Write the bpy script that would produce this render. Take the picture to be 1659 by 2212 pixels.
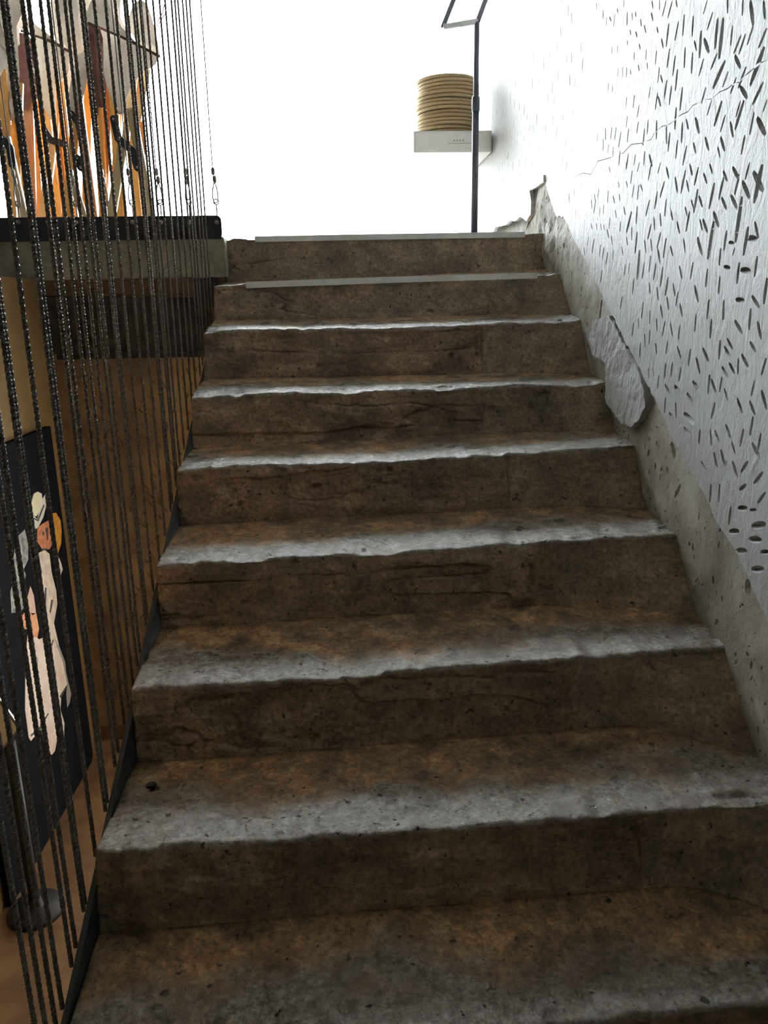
import bpy, bmesh, math, random
import numpy as np
from mathutils import Vector, Matrix
from mathutils.geometry import delaunay_2d_cdt

for o in list(bpy.data.objects): bpy.data.objects.remove(o)
C = bpy.context.scene.collection
random.seed(7)
rng = np.random.RandomState(11)

# ------------------------------------------------------------------ camera
W, H, FPX = 1659, 2212, 1662.36
YAW, PITCH, ROLL = 0.047079, -0.259633, -0.017755
EYE = np.array([0.46615, -3.24414, -0.27051])
_cy, _sy, _cp, _sp, _cr, _sr = (math.cos(YAW), math.sin(YAW), math.cos(PITCH), math.sin(PITCH), math.cos(ROLL), math.sin(ROLL))
FW = np.array([_sy * _cp, _cy * _cp, _sp]); _r0 = np.array([_cy, -_sy, 0.0]); _u0 = np.cross(_r0, FW)
RT = _cr * _r0 + _sr * _u0; UP = -_sr * _r0 + _cr * _u0
cam_d = bpy.data.cameras.new('camera'); cam = bpy.data.objects.new('camera', cam_d); C.objects.link(cam)
cam_d.sensor_fit = 'VERTICAL'; cam_d.sensor_height = 36.0; cam_d.lens = FPX / H * 36.0
cam_d.clip_start = 0.02; cam_d.clip_end = 200
m = Matrix.Identity(4)
for i in range(3):
    m[i][0], m[i][1], m[i][2], m[i][3] = RT[i], UP[i], -FW[i], EYE[i]
cam.matrix_world = m
bpy.context.scene.camera = cam

def at(px, py, ax, v):
    """Survey helper: a point of the photograph on the plane ax = v, in metres."""
    d = FW + (px - W / 2) / FPX * RT + (H / 2 - py) / FPX * UP
    i = 'xyz'.index(ax)
    return EYE + d * ((v - EYE[i]) / d[i])

# ------------------------------------------------------------------ world, lights, exposure
SKY = 10.0
wd = bpy.data.worlds.new('overcast_sky'); bpy.context.scene.world = wd; wd.use_nodes = True
bg = wd.node_tree.nodes['Background']; bg.inputs[0].default_value = (0.93, 0.97, 1.0, 1); bg.inputs[1].default_value = SKY
vs = bpy.context.scene.view_settings
vs.view_transform = 'Standard'; vs.look = 'None'; vs.gamma = 1.0; vs.exposure = 1.7; vs.use_curve_mapping = False

def lamp(name, kind, loc, energy, color, size=0.1, rot=(0, 0, 0), spot=None):
    l = bpy.data.lights.new(name, kind); l.energy = energy; l.color = color
    if kind == 'AREA': l.size = size
    else: l.shadow_soft_size = size
    if spot: l.spot_size = spot; l.spot_blend = 0.7
    o = bpy.data.objects.new(name, l); C.objects.link(o); o.location = loc; o.rotation_euler = rot
    return o
lamp('added_warm_fill', 'POINT', (-0.42, -1.75, -0.60), 0.5, (1.0, 0.70, 0.36), 0.10)  # unseen warm point light, added to fill the lower level

# ------------------------------------------------------------------ helpers
def tag(o, label=None, cat=None, group=None, kind=None):
    if label: o['label'] = label
    if cat: o['category'] = cat
    if group: o['group'] = group
    if kind: o['kind'] = kind
    return o

def empty(name, loc=(0, 0, 0), parent=None):
    o = bpy.data.objects.new(name, None); C.objects.link(o); o.location = loc; o.empty_display_size = 0.1
    if parent: o.parent = parent
    return o

def mesh_obj(name, verts, faces, mat, parent=None, smooth=False, origin=None):
    v = np.asarray(verts, float)
    off = np.zeros(3)
    q = parent
    while q is not None:
        off = off + np.array(q.location); q = q.parent
    if origin is None: o_w = off
    else: o_w = np.asarray(origin, float)
    me = bpy.data.meshes.new(name)
    me.from_pydata((v - o_w).tolist(), [], [tuple(int(i) for i in f) for f in faces])
    me.update()
    if smooth: me.polygons.foreach_set('use_smooth', [True] * len(me.polygons))
    me.materials.append(mat)
    o = bpy.data.objects.new(name, me); C.objects.link(o)
    o.location = o_w - off
    if parent: o.parent = parent
    return o

class MB:
    def __init__(s): s.v = []; s.f = []
    def add(s, v, f):
        n = len(s.v); s.v += [tuple(map(float, p)) for p in v]; s.f += [tuple(n + int(i) for i in q) for q in f]; return s
    def box(s, lo, hi, bev=0.0):
        x0, y0, z0 = lo; x1, y1, z1 = hi
        if bev <= 0:
            return s.add([(x0, y0, z0), (x1, y0, z0), (x1, y1, z0), (x0, y1, z0), (x0, y0, z1), (x1, y0, z1), (x1, y1, z1), (x0, y1, z1)],
                         [(0, 3, 2, 1), (4, 5, 6, 7), (0, 1, 5, 4), (1, 2, 6, 5), (2, 3, 7, 6), (3, 0, 4, 7)])
        bm = bmesh.new(); bmesh.ops.create_cube(bm, size=1.0)
        for vv in bm.verts:
            vv.co = Vector(((x0 + x1) / 2 + vv.co.x * (x1 - x0), (y0 + y1) / 2 + vv.co.y * (y1 - y0), (z0 + z1) / 2 + vv.co.z * (z1 - z0)))
        bmesh.ops.bevel(bm, geom=bm.edges[:], offset=bev, segments=2, affect='EDGES', profile=0.6)
        bm.verts.index_update()
        s.add([vv.co[:] for vv in bm.verts], [[vv.index for vv in ff.verts] for ff in bm.faces]); bm.free(); return s
    def bar(s, a, b, w, t, side=None):
        """rectangular bar from a to b; w across, t thick"""
        a = np.asarray(a, float); b = np.asarray(b, float); d = b - a; d /= np.linalg.norm(d)
        if side is None: side = np.array([0, 1.0, 0])
        n = np.asarray(side, float) - d * np.dot(side, d); n /= np.linalg.norm(n); c = np.cross(d, n)
        vs_ = []
        e = min(w, t) * 0.16
        for P in (a, b):
            for (i, j) in ((-w / 2 + e, -t / 2), (w / 2 - e, -t / 2), (w / 2, -t / 2 + e), (w / 2, t / 2 - e), (w / 2 - e, t / 2), (-w / 2 + e, t / 2), (-w / 2, t / 2 - e), (-w / 2, -t / 2 + e)):
                vs_.append(P + c * i + n * j)
        fs = [tuple(range(7, -1, -1)), tuple(range(8, 16))] + [(i, (i + 1) % 8, 8 + (i + 1) % 8, 8 + i) for i in range(8)]
        return s.add(vs_, fs)
    def tube(s, pts, r, n=10, closed=False, cap=True):
        P = [np.asarray(q, float) for q in pts]; N = len(P)
        rr = r if hasattr(r, '__len__') else [r] * N
        rings = []; prev = None
        for i in range(N):
            if closed: d = P[(i + 1) % N] - P[i - 1]
            else: d = P[min(i + 1, N - 1)] - P[max(i - 1, 0)]
            d = d / (np.linalg.norm(d) + 1e-12)
            if prev is None:
                k = np.array([1, 0, 0]) if abs(d[0]) < 0.8 else np.array([0, 1.0, 0]); u = np.cross(d, k)
            else: u = prev - d * np.dot(prev, d)
            u /= np.linalg.norm(u); prev = u; v = np.cross(d, u)
            rings.append([P[i] + rr[i] * (math.cos(2 * math.pi * k / n) * u + math.sin(2 * math.pi * k / n) * v) for k in range(n)])
        base = len(s.v); fs = []
        for i in range(N if closed else N - 1):
            j = (i + 1) % N
            for k in range(n): fs.append((i * n + k, i * n + (k + 1) % n, j * n + (k + 1) % n, j * n + k))
        if cap and not closed:
            fs.append(tuple(range(n - 1, -1, -1))); fs.append(tuple((N - 1) * n + k for k in range(n)))
        return s.add([q for rg in rings for q in rg], fs)
    def lathe(s, prof, c=(0, 0, 0), n=32):
        v = []; f = []
        for (r, z) in prof:
            for k in range(n):
                a = 2 * math.pi * k / n; v.append((c[0] + r * math.cos(a), c[1] + r * math.sin(a), c[2] + z))
        for i in range(len(prof) - 1):
            for k in range(n): f.append((i * n + k, i * n + (k + 1) % n, (i + 1) * n + (k + 1) % n, (i + 1) * n + k))
        f.append(tuple(range(n - 1, -1, -1))); f.append(tuple((len(prof) - 1) * n + k for k in range(n)))
        return s.add(v, f)
    def build(s, name, mat, parent=None, smooth=False, origin=None):
        return mesh_obj(name, s.v, s.f, mat, parent, smooth, origin)

def copy_tree(o, parent=None, delta=(0, 0, 0)):
    c = o.copy(); C.objects.link(c); c.parent = parent; c.location = Vector(o.location) + Vector(delta)
    for ch in list(o.children): copy_tree(ch, c)
    return c

# numpy value noise
_tab = rng.rand(4096)
def vnoise(x, y, z=0.0):
    x, y, z = np.broadcast_arrays(np.asarray(x, float), np.asarray(y, float), np.asarray(z, float))
    xi, yi, zi = np.floor(x).astype(np.int64), np.floor(y).astype(np.int64), np.floor(z).astype(np.int64)
    fx, fy, fz = x - xi, y - yi, z - zi
    fx, fy, fz = [t * t * t * (t * (6 * t - 15) + 10) for t in (fx, fy, fz)]
    def h(a, b, c): return _tab[(a * 73856093 ^ b * 19349663 ^ c * 83492791) & 4095]
    r = 0
    for dx in (0, 1):
        for dy in (0, 1):
            for dz in (0, 1):
                r = r + h(xi + dx, yi + dy, zi + dz) * (fx if dx else 1 - fx) * (fy if dy else 1 - fy) * (fz if dz else 1 - fz)
    return r
def fbm(x, y, z=0.0, oct=4, gain=0.5):
    a, s, t = 1.0, 0.0, 0.0
    for i in range(oct):
        s = s + a * (vnoise(np.asarray(x) * 2 ** i + 17 * i, np.asarray(y) * 2 ** i + 5 * i, np.asarray(z) * 2 ** i + 3 * i) - 0.5); t += a; a *= gain
    return s / t * 2          # about -1..1
def sstep(a, b, x):
    t = np.clip((np.asarray(x, float) - a) / (b - a), 0, 1); return t * t * (3 - 2 * t)

# ------------------------------------------------------------------ materials
def new_mat(name):
    mt = bpy.data.materials.new(name); mt.use_nodes = True
    nt = mt.node_tree; b = nt.nodes['Principled BSDF']
    return mt, nt, b
def N(nt, t, **kw):
    n = nt.nodes.new(t)
    for k, v in kw.items(): setattr(n, k, v)
    return n
def ramp(nt, src, stops, interp='LINEAR'):
    r = N(nt, 'ShaderNodeValToRGB'); r.color_ramp.interpolation = interp
    el = r.color_ramp.elements
    while len(el) < len(stops): el.new(0.5)
    for e, (p, c) in zip(el, stops):
        e.position = p; e.color = (*c, 1) if len(c) == 3 else c
    nt.links.new(src, r.inputs[0]); return r.outputs[0]
def noise(nt, vec, scale, detail=5, rough=0.6, dist=0.0, stretch=None):
    n = N(nt, 'ShaderNodeTexNoise'); n.inputs['Scale'].default_value = scale; n.inputs['Detail'].default_value = detail
    n.inputs['Roughness'].default_value = rough; n.inputs['Distortion'].default_value = dist
    if stretch:
        mp = N(nt, 'ShaderNodeMapping'); mp.inputs['Scale'].default_value = stretch; nt.links.new(vec, mp.inputs[0]); vec = mp.outputs[0]
    nt.links.new(vec, n.inputs['Vector']); return n.outputs['Fac']
def mixc(nt, fac, a, b, mode='MIX'):
    mx = N(nt, 'ShaderNodeMix', data_type='RGBA', blend_type=mode)
    for s, i in ((fac, 0), (a, 6), (b, 7)):
        if hasattr(s, 'links') or hasattr(s, 'is_linked'): nt.links.new(s, mx.inputs[i])
        elif i == 0: mx.inputs[0].default_value = s
        else: mx.inputs[i].default_value = (*s, 1)
    return mx.outputs[2]
def bump(nt, h, strength, dist, prev=None):
    b = N(nt, 'ShaderNodeBump'); b.inputs['Strength'].default_value = strength; b.inputs['Distance'].default_value = dist
    nt.links.new(h, b.inputs['Height'])
    if prev is not None: nt.links.new(prev, b.inputs['Normal'])
    return b.outputs[0]
def wpos(nt): return N(nt, 'ShaderNodeNewGeometry').outputs['Position']

def simple(name, col, rough=0.6, metal=0.0, var=0.0, scale=20.0, bmp=0.0, bscale=80.0, col2=None, spec=None):
    mt, nt, b = new_mat(name)
    pos = wpos(nt)
    b.inputs['Roughness'].default_value = rough; b.inputs['Metallic'].default_value = metal
    if spec is not None: b.inputs['Specular IOR Level'].default_value = spec
    c2 = col2 or tuple(c * (1 - var) for c in col)
    nt.links.new(ramp(nt, noise(nt, pos, scale), [(0.35, c2), (0.65, col)]), b.inputs['Base Color'])
    if bmp > 0: nt.links.new(bump(nt, noise(nt, pos, bscale), bmp, 0.004), b.inputs['Normal'])
    return mt

def mat_steps():
    mt, nt, b = new_mat('worn_brown_concrete')
    pos = wpos(nt)
    wear = N(nt, 'ShaderNodeAttribute', attribute_name='wear').outputs['Fac']
    patch = N(nt, 'ShaderNodeAttribute', attribute_name='patch').outputs['Fac']
    riser = N(nt, 'ShaderNodeAttribute', attribute_name='riser').outputs['Fac']
    big = noise(nt, pos, 5.0, 8, 0.66, 0.6)
    strat = noise(nt, pos, 6.0, 10, 0.74, 0.15, stretch=(1.0, 1.5, 3.2))
    mid = noise(nt, pos, 16.0, 10, 0.74, 0.0)
    fine = noise(nt, pos, 95.0, 6, 0.75)
    grit = noise(nt, pos, 300.0, 4, 0.7)
    pit = noise(nt, pos, 60.0, 2, 0.5)
    brown = ramp(nt, strat, [(0.35, (0.060, 0.042, 0.032)), (0.45, (0.125, 0.084, 0.056)), (0.53, (0.165, 0.112, 0.074)), (0.565, (0.225, 0.162, 0.110)), (0.66, (0.31, 0.255, 0.190))])
    ochre = ramp(nt, mid, [(0.37, (0.075, 0.048, 0.028)), (0.455, (0.180, 0.112, 0.054)), (0.53, (0.255, 0.162, 0.076)), (0.63, (0.42, 0.29, 0.138))])
    base = mixc(nt, riser, ochre, mixc(nt, 0.35, brown, ochre))
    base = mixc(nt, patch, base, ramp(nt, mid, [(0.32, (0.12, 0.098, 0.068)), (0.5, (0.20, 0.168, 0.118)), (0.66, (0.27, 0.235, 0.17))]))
    base = mixc(nt, 0.75, base, ramp(nt, big, [(0.36, (0.62, 0.58, 0.54)), (0.49, (1.40, 1.33, 1.24)), (0.63, (2.0, 1.85, 1.65))]), 'MULTIPLY')
    grey = ramp(nt, noise(nt, pos, 34.0, 9, 0.76, 0.0), [(0.36, (0.10, 0.078, 0.055)), (0.46, (0.21, 0.175, 0.135)), (0.54, (0.28, 0.25, 0.21)), (0.66, (0.42, 0.40, 0.36))])
    wm = N(nt, 'ShaderNodeMath', operation='ADD'); nt.links.new(wear, wm.inputs[0]); nt.links.new(mid, wm.inputs[1])
    wfac = ramp(nt, wm.outputs[0], [(0.60, (0, 0, 0)), (1.15, (1, 1, 1))])
    col = mixc(nt, wfac, base, grey)
    col = mixc(nt, ramp(nt, pit, [(0.27, (1, 1, 1)), (0.31, (0, 0, 0))]), col, (0.03, 0.022, 0.016))
    col = mixc(nt, 0.8, col, ramp(nt, fine, [(0.36, (0.35, 0.33, 0.31)), (0.5, (1.0, 1.0, 1.0)), (0.64, (1.5, 1.5, 1.5))]), 'MULTIPLY')
    nt.links.new(col, b.inputs['Base Color'])
    rr = N(nt, 'ShaderNodeMapRange'); nt.links.new(wfac, rr.inputs[0]); rr.inputs[3].default_value = 0.60; rr.inputs[4].default_value = 0.12
    ra = N(nt, 'ShaderNodeMath', operation='MULTIPLY_ADD'); nt.links.new(fine, ra.inputs[0]); ra.inputs[1].default_value = 0.16
    nt.links.new(rr.outputs[0], ra.inputs[2]); nt.links.new(ra.outputs[0], b.inputs['Roughness'])
    b.inputs['Specular IOR Level'].default_value = 1.0
    n1 = bump(nt, mid, 0.5, 0.010)
    n2 = bump(nt, fine, 0.6, 0.0042, n1)
    n3 = bump(nt, grit, 0.35, 0.0012, n2)
    n4 = bump(nt, ramp(nt, pit, [(0.25, (0, 0, 0)), (0.33, (1, 1, 1))]), 0.7, 0.005, n3)
    nt.links.new(n4, b.inputs['Normal'])
    return mt
M_step = mat_steps()

def mat_plaster():
    mt, nt, b = new_mat('carved_grey_plaster')
    pos = wpos(nt)
    big = noise(nt, pos, 2.2, 5, 0.55, 0.5)
    col = ramp(nt, big, [(0.3, (0.38, 0.39, 0.385)), (0.55, (0.46, 0.47, 0.475)), (0.75, (0.54, 0.555, 0.57))])
    col = mixc(nt, 0.12, col, ramp(nt, noise(nt, pos, 90, 5, 0.7), [(0.3, (0.4, 0.4, 0.38)), (0.7, (1, 1, 1))]), 'MULTIPLY')
    nt.links.new(col, b.inputs['Base Color']); b.inputs['Roughness'].default_value = 0.62
    tr = noise(nt, pos, 20.0, 6, 0.6, 2.2, stretch=(1, 1.0, 0.45))
    n1 = bump(nt, tr, 0.55, 0.014)
    n1 = bump(nt, noise(nt, pos, 75.0, 6, 0.7, 1.2, stretch=(1, 1.3, 0.6)), 0.6, 0.005, n1)
    n2 = bump(nt, noise(nt, pos, 240, 4, 0.7), 0.45, 0.0025, n1)
    nt.links.new(n2, b.inputs['Normal'])
    return mt
M_plaster = mat_plaster()

def mat_skirt():
    mt, nt, b = new_mat('old_cast_concrete')
    pos = wpos(nt)
    big = noise(nt, pos, 4.0, 6, 0.6, 0.8)
    col = ramp(nt, big, [(0.3, (0.20, 0.18, 0.145)), (0.47, (0.31, 0.29, 0.245)), (0.56, (0.40, 0.385, 0.34)), (0.7, (0.52, 0.51, 0.47))])
    pit = noise(nt, pos, 48.0, 3, 0.5)
    col = mixc(nt, ramp(nt, pit, [(0.29, (1, 1, 1)), (0.34, (0, 0, 0))]), col, (0.05, 0.042, 0.03))
    nt.links.new(col, b.inputs['Base Color']); b.inputs['Roughness'].default_value = 0.8
    n1 = bump(nt, noise(nt, pos, 30.0, 8, 0.7), 0.6, 0.010)
    n2 = bump(nt, ramp(nt, pit, [(0.27, (0, 0, 0)), (0.36, (1, 1, 1))]), 0.8, 0.006, n1)
    nt.links.new(n2, b.inputs['Normal'])
    return mt
M_skirt = mat_skirt()
M_slab = simple('landing_concrete', (0.40, 0.36, 0.27), 0.75, var=0.45, scale=9, bmp=0.7, bscale=45)
M_ochre = simple('ochre_plaster', (0.235, 0.150, 0.055), 0.6, scale=4, col2=(0.155, 0.093, 0.034), bmp=0.25, bscale=30)
M_brownwall = simple('brown_carved_plaster', (0.26, 0.168, 0.078), 0.42, scale=6, col2=(0.150, 0.096, 0.048), bmp=0.3, bscale=60)
M_lowfloor = simple('brown_stained_floor', (0.26, 0.150, 0.075), 0.5, scale=7, col2=(0.150, 0.082, 0.042), bmp=0.3, bscale=40)
M_white = simple('white_paint', (0.82, 0.82, 0.80), 0.55, var=0.06, scale=6)
M_cab = simple('bright_white_enamel', (0.94, 0.94, 0.92), 0.4, var=0.03, scale=6)
M_flake = simple('flaking_white_paint', (0.84, 0.84, 0.82), 0.6, var=0.10, scale=14, bmp=0.4, bscale=70)
M_ceil = simple('beige_ceiling_paint', (0.30, 0.30, 0.29), 0.8, var=0.08, scale=4)
M_rear = simple('dim_wall_paint', (0.16, 0.15, 0.13), 0.8, var=0.1, scale=3)
M_upfloor = simple('grey_upper_floor', (0.42, 0.40, 0.36), 0.55, var=0.2, scale=8)
M_blackmetal = simple('black_painted_steel', (0.014, 0.016, 0.022), 0.58, var=0.2, scale=30)
M_polemetal = simple('flare_lifted_black_tube', (0.12, 0.13, 0.17), 0.35, metal=0.0, var=0.2, scale=40)  # black tubing; the lift from flare is put into its base colour
M_stringer = simple('dark_steel_plate', (0.035, 0.036, 0.038), 0.75, metal=0.0, var=0.3, scale=18)
M_steel = simple('worn_steel', (0.42, 0.39, 0.35), 0.35, metal=0.9, var=0.35, scale=60)
M_strip = simple('pale_metal_nosing', (0.86, 0.87, 0.85), 0.5, metal=0.0, var=0.12, scale=25, bmp=0.1)
M_darkwood = simple('dark_weathered_wood', (0.060, 0.043, 0.036), 0.7, scale=18, col2=(0.018, 0.014, 0.014), bmp=0.5, bscale=40)
M_midwood = simple('brown_wood_board', (0.17, 0.085, 0.035), 0.6, scale=14, col2=(0.10, 0.05, 0.02), bmp=0.3, bscale=40)
M_board = simple('matte_black_board', (0.009, 0.010, 0.014), 0.92, var=0.1, scale=10, spec=0.06)

def mat_rope():
    mt, nt, b = new_mat('dark_twisted_rope')
    pos = wpos(nt)
    col = ramp(nt, noise(nt, pos, 160, 3), [(0.35, (0.075, 0.067, 0.057)), (0.65, (0.175, 0.16, 0.138))])
    nt.links.new(col, b.inputs['Base Color']); b.inputs['Roughness'].default_value = 0.42; b.inputs['Metallic'].default_value = 0.25
    nt.links.new(bump(nt, noise(nt, pos, 500, 2), 0.4, 0.0015), b.inputs['Normal'])
    return mt
M_rope = mat_rope()

def mat_wood(name, c1, c2, axis=(8, 8, 1)):
    mt, nt, b = new_mat(name)
    tc = N(nt, 'ShaderNodeTexCoord').outputs['Object']
    g = noise(nt, tc, 9.0, 5, 0.6, 0.7, stretch=axis)
    nt.links.new(ramp(nt, g, [(0.3, c2), (0.7, c1)]), b.inputs['Base Color']); b.inputs['Roughness'].default_value = 0.4
    nt.links.new(bump(nt, g, 0.15, 0.002), b.inputs['Normal'])
    return mt
M_legs = [mat_wood('amber_wood', (0.78, 0.44, 0.13), (0.56, 0.27, 0.07)), mat_wood('tan_wood', (0.62, 0.47, 0.26), (0.46, 0.32, 0.16)),
          mat_wood('red_brown_wood', (0.52, 0.24, 0.10), (0.34, 0.14, 0.06))]

def mat_canvas(name, c1, c2):
    mt, nt, b = new_mat(name)
    pos = wpos(nt)
    col = ramp(nt, noise(nt, pos, 9, 5, 0.6), [(0.35, c2), (0.65, c1)])
    wv = N(nt, 'ShaderNodeTexWave'); wv.inputs['Scale'].default_value = 220; nt.links.new(pos, wv.inputs['Vector'])
    nt.links.new(col, b.inputs['Base Color']); b.inputs['Roughness'].default_value = 0.9
    nt.links.new(bump(nt, wv.outputs['Fac'], 0.2, 0.001), b.inputs['Normal'])
    tl = N(nt, 'ShaderNodeBsdfTranslucent'); nt.links.new(col, tl.inputs[0])
    mx = N(nt, 'ShaderNodeMixShader'); mx.inputs[0].default_value = 0.28
    nt.links.new(b.outputs[0], mx.inputs[1]); nt.links.new(tl.outputs[0], mx.inputs[2])
    nt.links.new(mx.outputs[0], nt.nodes['Material Output'].inputs[0])
    return mt
M_canvas = mat_canvas('grey_canvas', (0.76, 0.71, 0.64), (0.62, 0.56, 0.50))
M_leather = mat_canvas('plum_lining', (0.22, 0.105, 0.085), (0.13, 0.06, 0.055))

def mat_wicker():
    mt, nt, b = new_mat('woven_straw')
    tc = N(nt, 'ShaderNodeTexCoord').outputs['Object']
    sep = N(nt, 'ShaderNodeSeparateXYZ'); nt.links.new(tc, sep.inputs[0])
    an = N(nt, 'ShaderNodeMath', operation='ARCTAN2'); nt.links.new(sep.outputs[1], an.inputs[0]); nt.links.new(sep.outputs[0], an.inputs[1])
    cmb = N(nt, 'ShaderNodeCombineXYZ'); nt.links.new(an.outputs[0], cmb.inputs[0])
    zz = N(nt, 'ShaderNodeMath', operation='MULTIPLY'); zz.inputs[1].default_value = 9.0; nt.links.new(sep.outputs[2], zz.inputs[0]); nt.links.new(zz.outputs[0], cmb.inputs[1])
    wv = N(nt, 'ShaderNodeTexWave', bands_direction='DIAGONAL'); wv.inputs['Scale'].default_value = 14; wv.inputs['Distortion'].default_value = 1.5
    nt.links.new(cmb.outputs[0], wv.inputs['Vector'])
    col = ramp(nt, wv.outputs['Fac'], [(0.2, (0.22, 0.125, 0.05)), (0.42, (0.60, 0.42, 0.20)), (0.8, (0.90, 0.72, 0.44))])
    nt.links.new(col, b.inputs['Base Color']); b.inputs['Roughness'].default_value = 0.6
    nt.links.new(bump(nt, wv.outputs['Fac'], 0.6, 0.003), b.inputs['Normal'])
    return mt
M_wicker = mat_wicker()

def mat_glass():
    mt, nt, b = new_mat('clear_window_glass')
    nt.nodes.remove(b)
    tr = N(nt, 'ShaderNodeBsdfTransparent'); gl = N(nt, 'ShaderNodeBsdfGlossy'); gl.inputs['Roughness'].default_value = 0.02
    fr = N(nt, 'ShaderNodeFresnel'); fr.inputs[0].default_value = 1.45
    tint = noise(nt, wpos(nt), 1.5); nt.links.new(ramp(nt, tint, [(0.3, (0.95, 0.97, 0.97)), (0.7, (0.97, 0.98, 0.98))]), tr.inputs[0])
    mx = N(nt, 'ShaderNodeMixShader'); nt.links.new(fr.outputs[0], mx.inputs[0]); nt.links.new(tr.outputs[0], mx.inputs[1]); nt.links.new(gl.outputs[0], mx.inputs[2])
    nt.links.new(mx.outputs[0], nt.nodes['Material Output'].inputs[0])
    return mt
M_glass = mat_glass()
def mat_decal():
    mt, nt, b = new_mat('teal_film'); nt.nodes.remove(b)
    tl = N(nt, 'ShaderNodeBsdfTranslucent'); nt.links.new(ramp(nt, noise(nt, wpos(nt), 30), [(0.3, (0.06, 0.20, 0.20)), (0.7, (0.09, 0.24, 0.24))]), tl.inputs[0])
    nt.links.new(tl.outputs[0], nt.nodes['Material Output'].inputs[0]); return mt
M_decal = mat_decal()

# ------------------------------------------------------------------ polygon sheets (plates, slabs of plaster, canvas)
def sheet(poly, to3d, thick, spacing=0.0, disp=None, jitter=0.0):
    """2-D outline -> solid sheet. to3d(u, v, d): front at d = 0, back at d = thick."""
    poly = [tuple(p) for p in poly]; n = len(poly)
    pts = [Vector(p) for p in poly]
    if spacing > 0:
        a = np.array(poly); lo, hi = a.min(0), a.max(0)
        for u in np.arange(lo[0] + spacing / 2, hi[0], spacing):
            for v in np.arange(lo[1] + spacing / 2, hi[1], spacing):
                pts.append(Vector((u + random.uniform(-jitter, jitter), v + random.uniform(-jitter, jitter))))
    vo, eo, fo, ov, oe, of = delaunay_2d_cdt(pts, [], [list(range(n))], 1, 1e-7)
    vo = np.array([v[:] for v in vo]); k = len(vo)
    dd = disp(vo[:, 0], vo[:, 1]) if disp is not None else np.zeros(k)
    front = np.array([to3d(u, v, d) for (u, v), d in zip(vo, dd)]); back = np.array([to3d(u, v, thick + (d if disp is not None and disp.__name__ == 'follow' else 0)) for (u, v), d in zip(vo, dd)])
    cnt = {}
    for f in fo:
        for i in range(len(f)):
            e = (f[i], f[(i + 1) % len(f)]); cnt[e] = 1
    bnd = [e for e in cnt if (e[1], e[0]) not in cnt]
    faces = [tuple(f) for f in fo] + [tuple(k + i for i in reversed(f)) for f in fo] + [(b, a, k + a, k + b) for a, b in bnd]
    return np.vstack([front, back]), faces

def add_sheet(name, mat, parent, poly, to3d, thick, spacing=0.0, disp=None, jitter=0.0, smooth=False, origin=None):
    v, f = sheet(poly, to3d, thick, spacing, disp, jitter)
    o = mesh_obj(name, v, f, mat, parent, smooth, origin)
    bm = bmesh.new(); bm.from_mesh(o.data); bmesh.ops.recalc_face_normals(bm, faces=bm.faces[:]); bm.to_mesh(o.data); bm.free()
    return o

def roughen(poly, step, amp, seed):
    """subdivide an outline and jitter it so that it reads as a broken edge"""
    r = random.Random(seed); out = []
    for i in range(len(poly)):
        a, b = np.array(poly[i]), np.array(poly[(i + 1) % len(poly)]); L = np.linalg.norm(b - a); k = max(1, int(L / step))
        nrm = np.array([-(b - a)[1], (b - a)[0]]) / (L + 1e-9)
        for j in range(k):
            q = a + (b - a) * j / k
            if j: q = q + nrm * r.gauss(0, amp)
            out.append(tuple(q))
    return out

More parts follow.
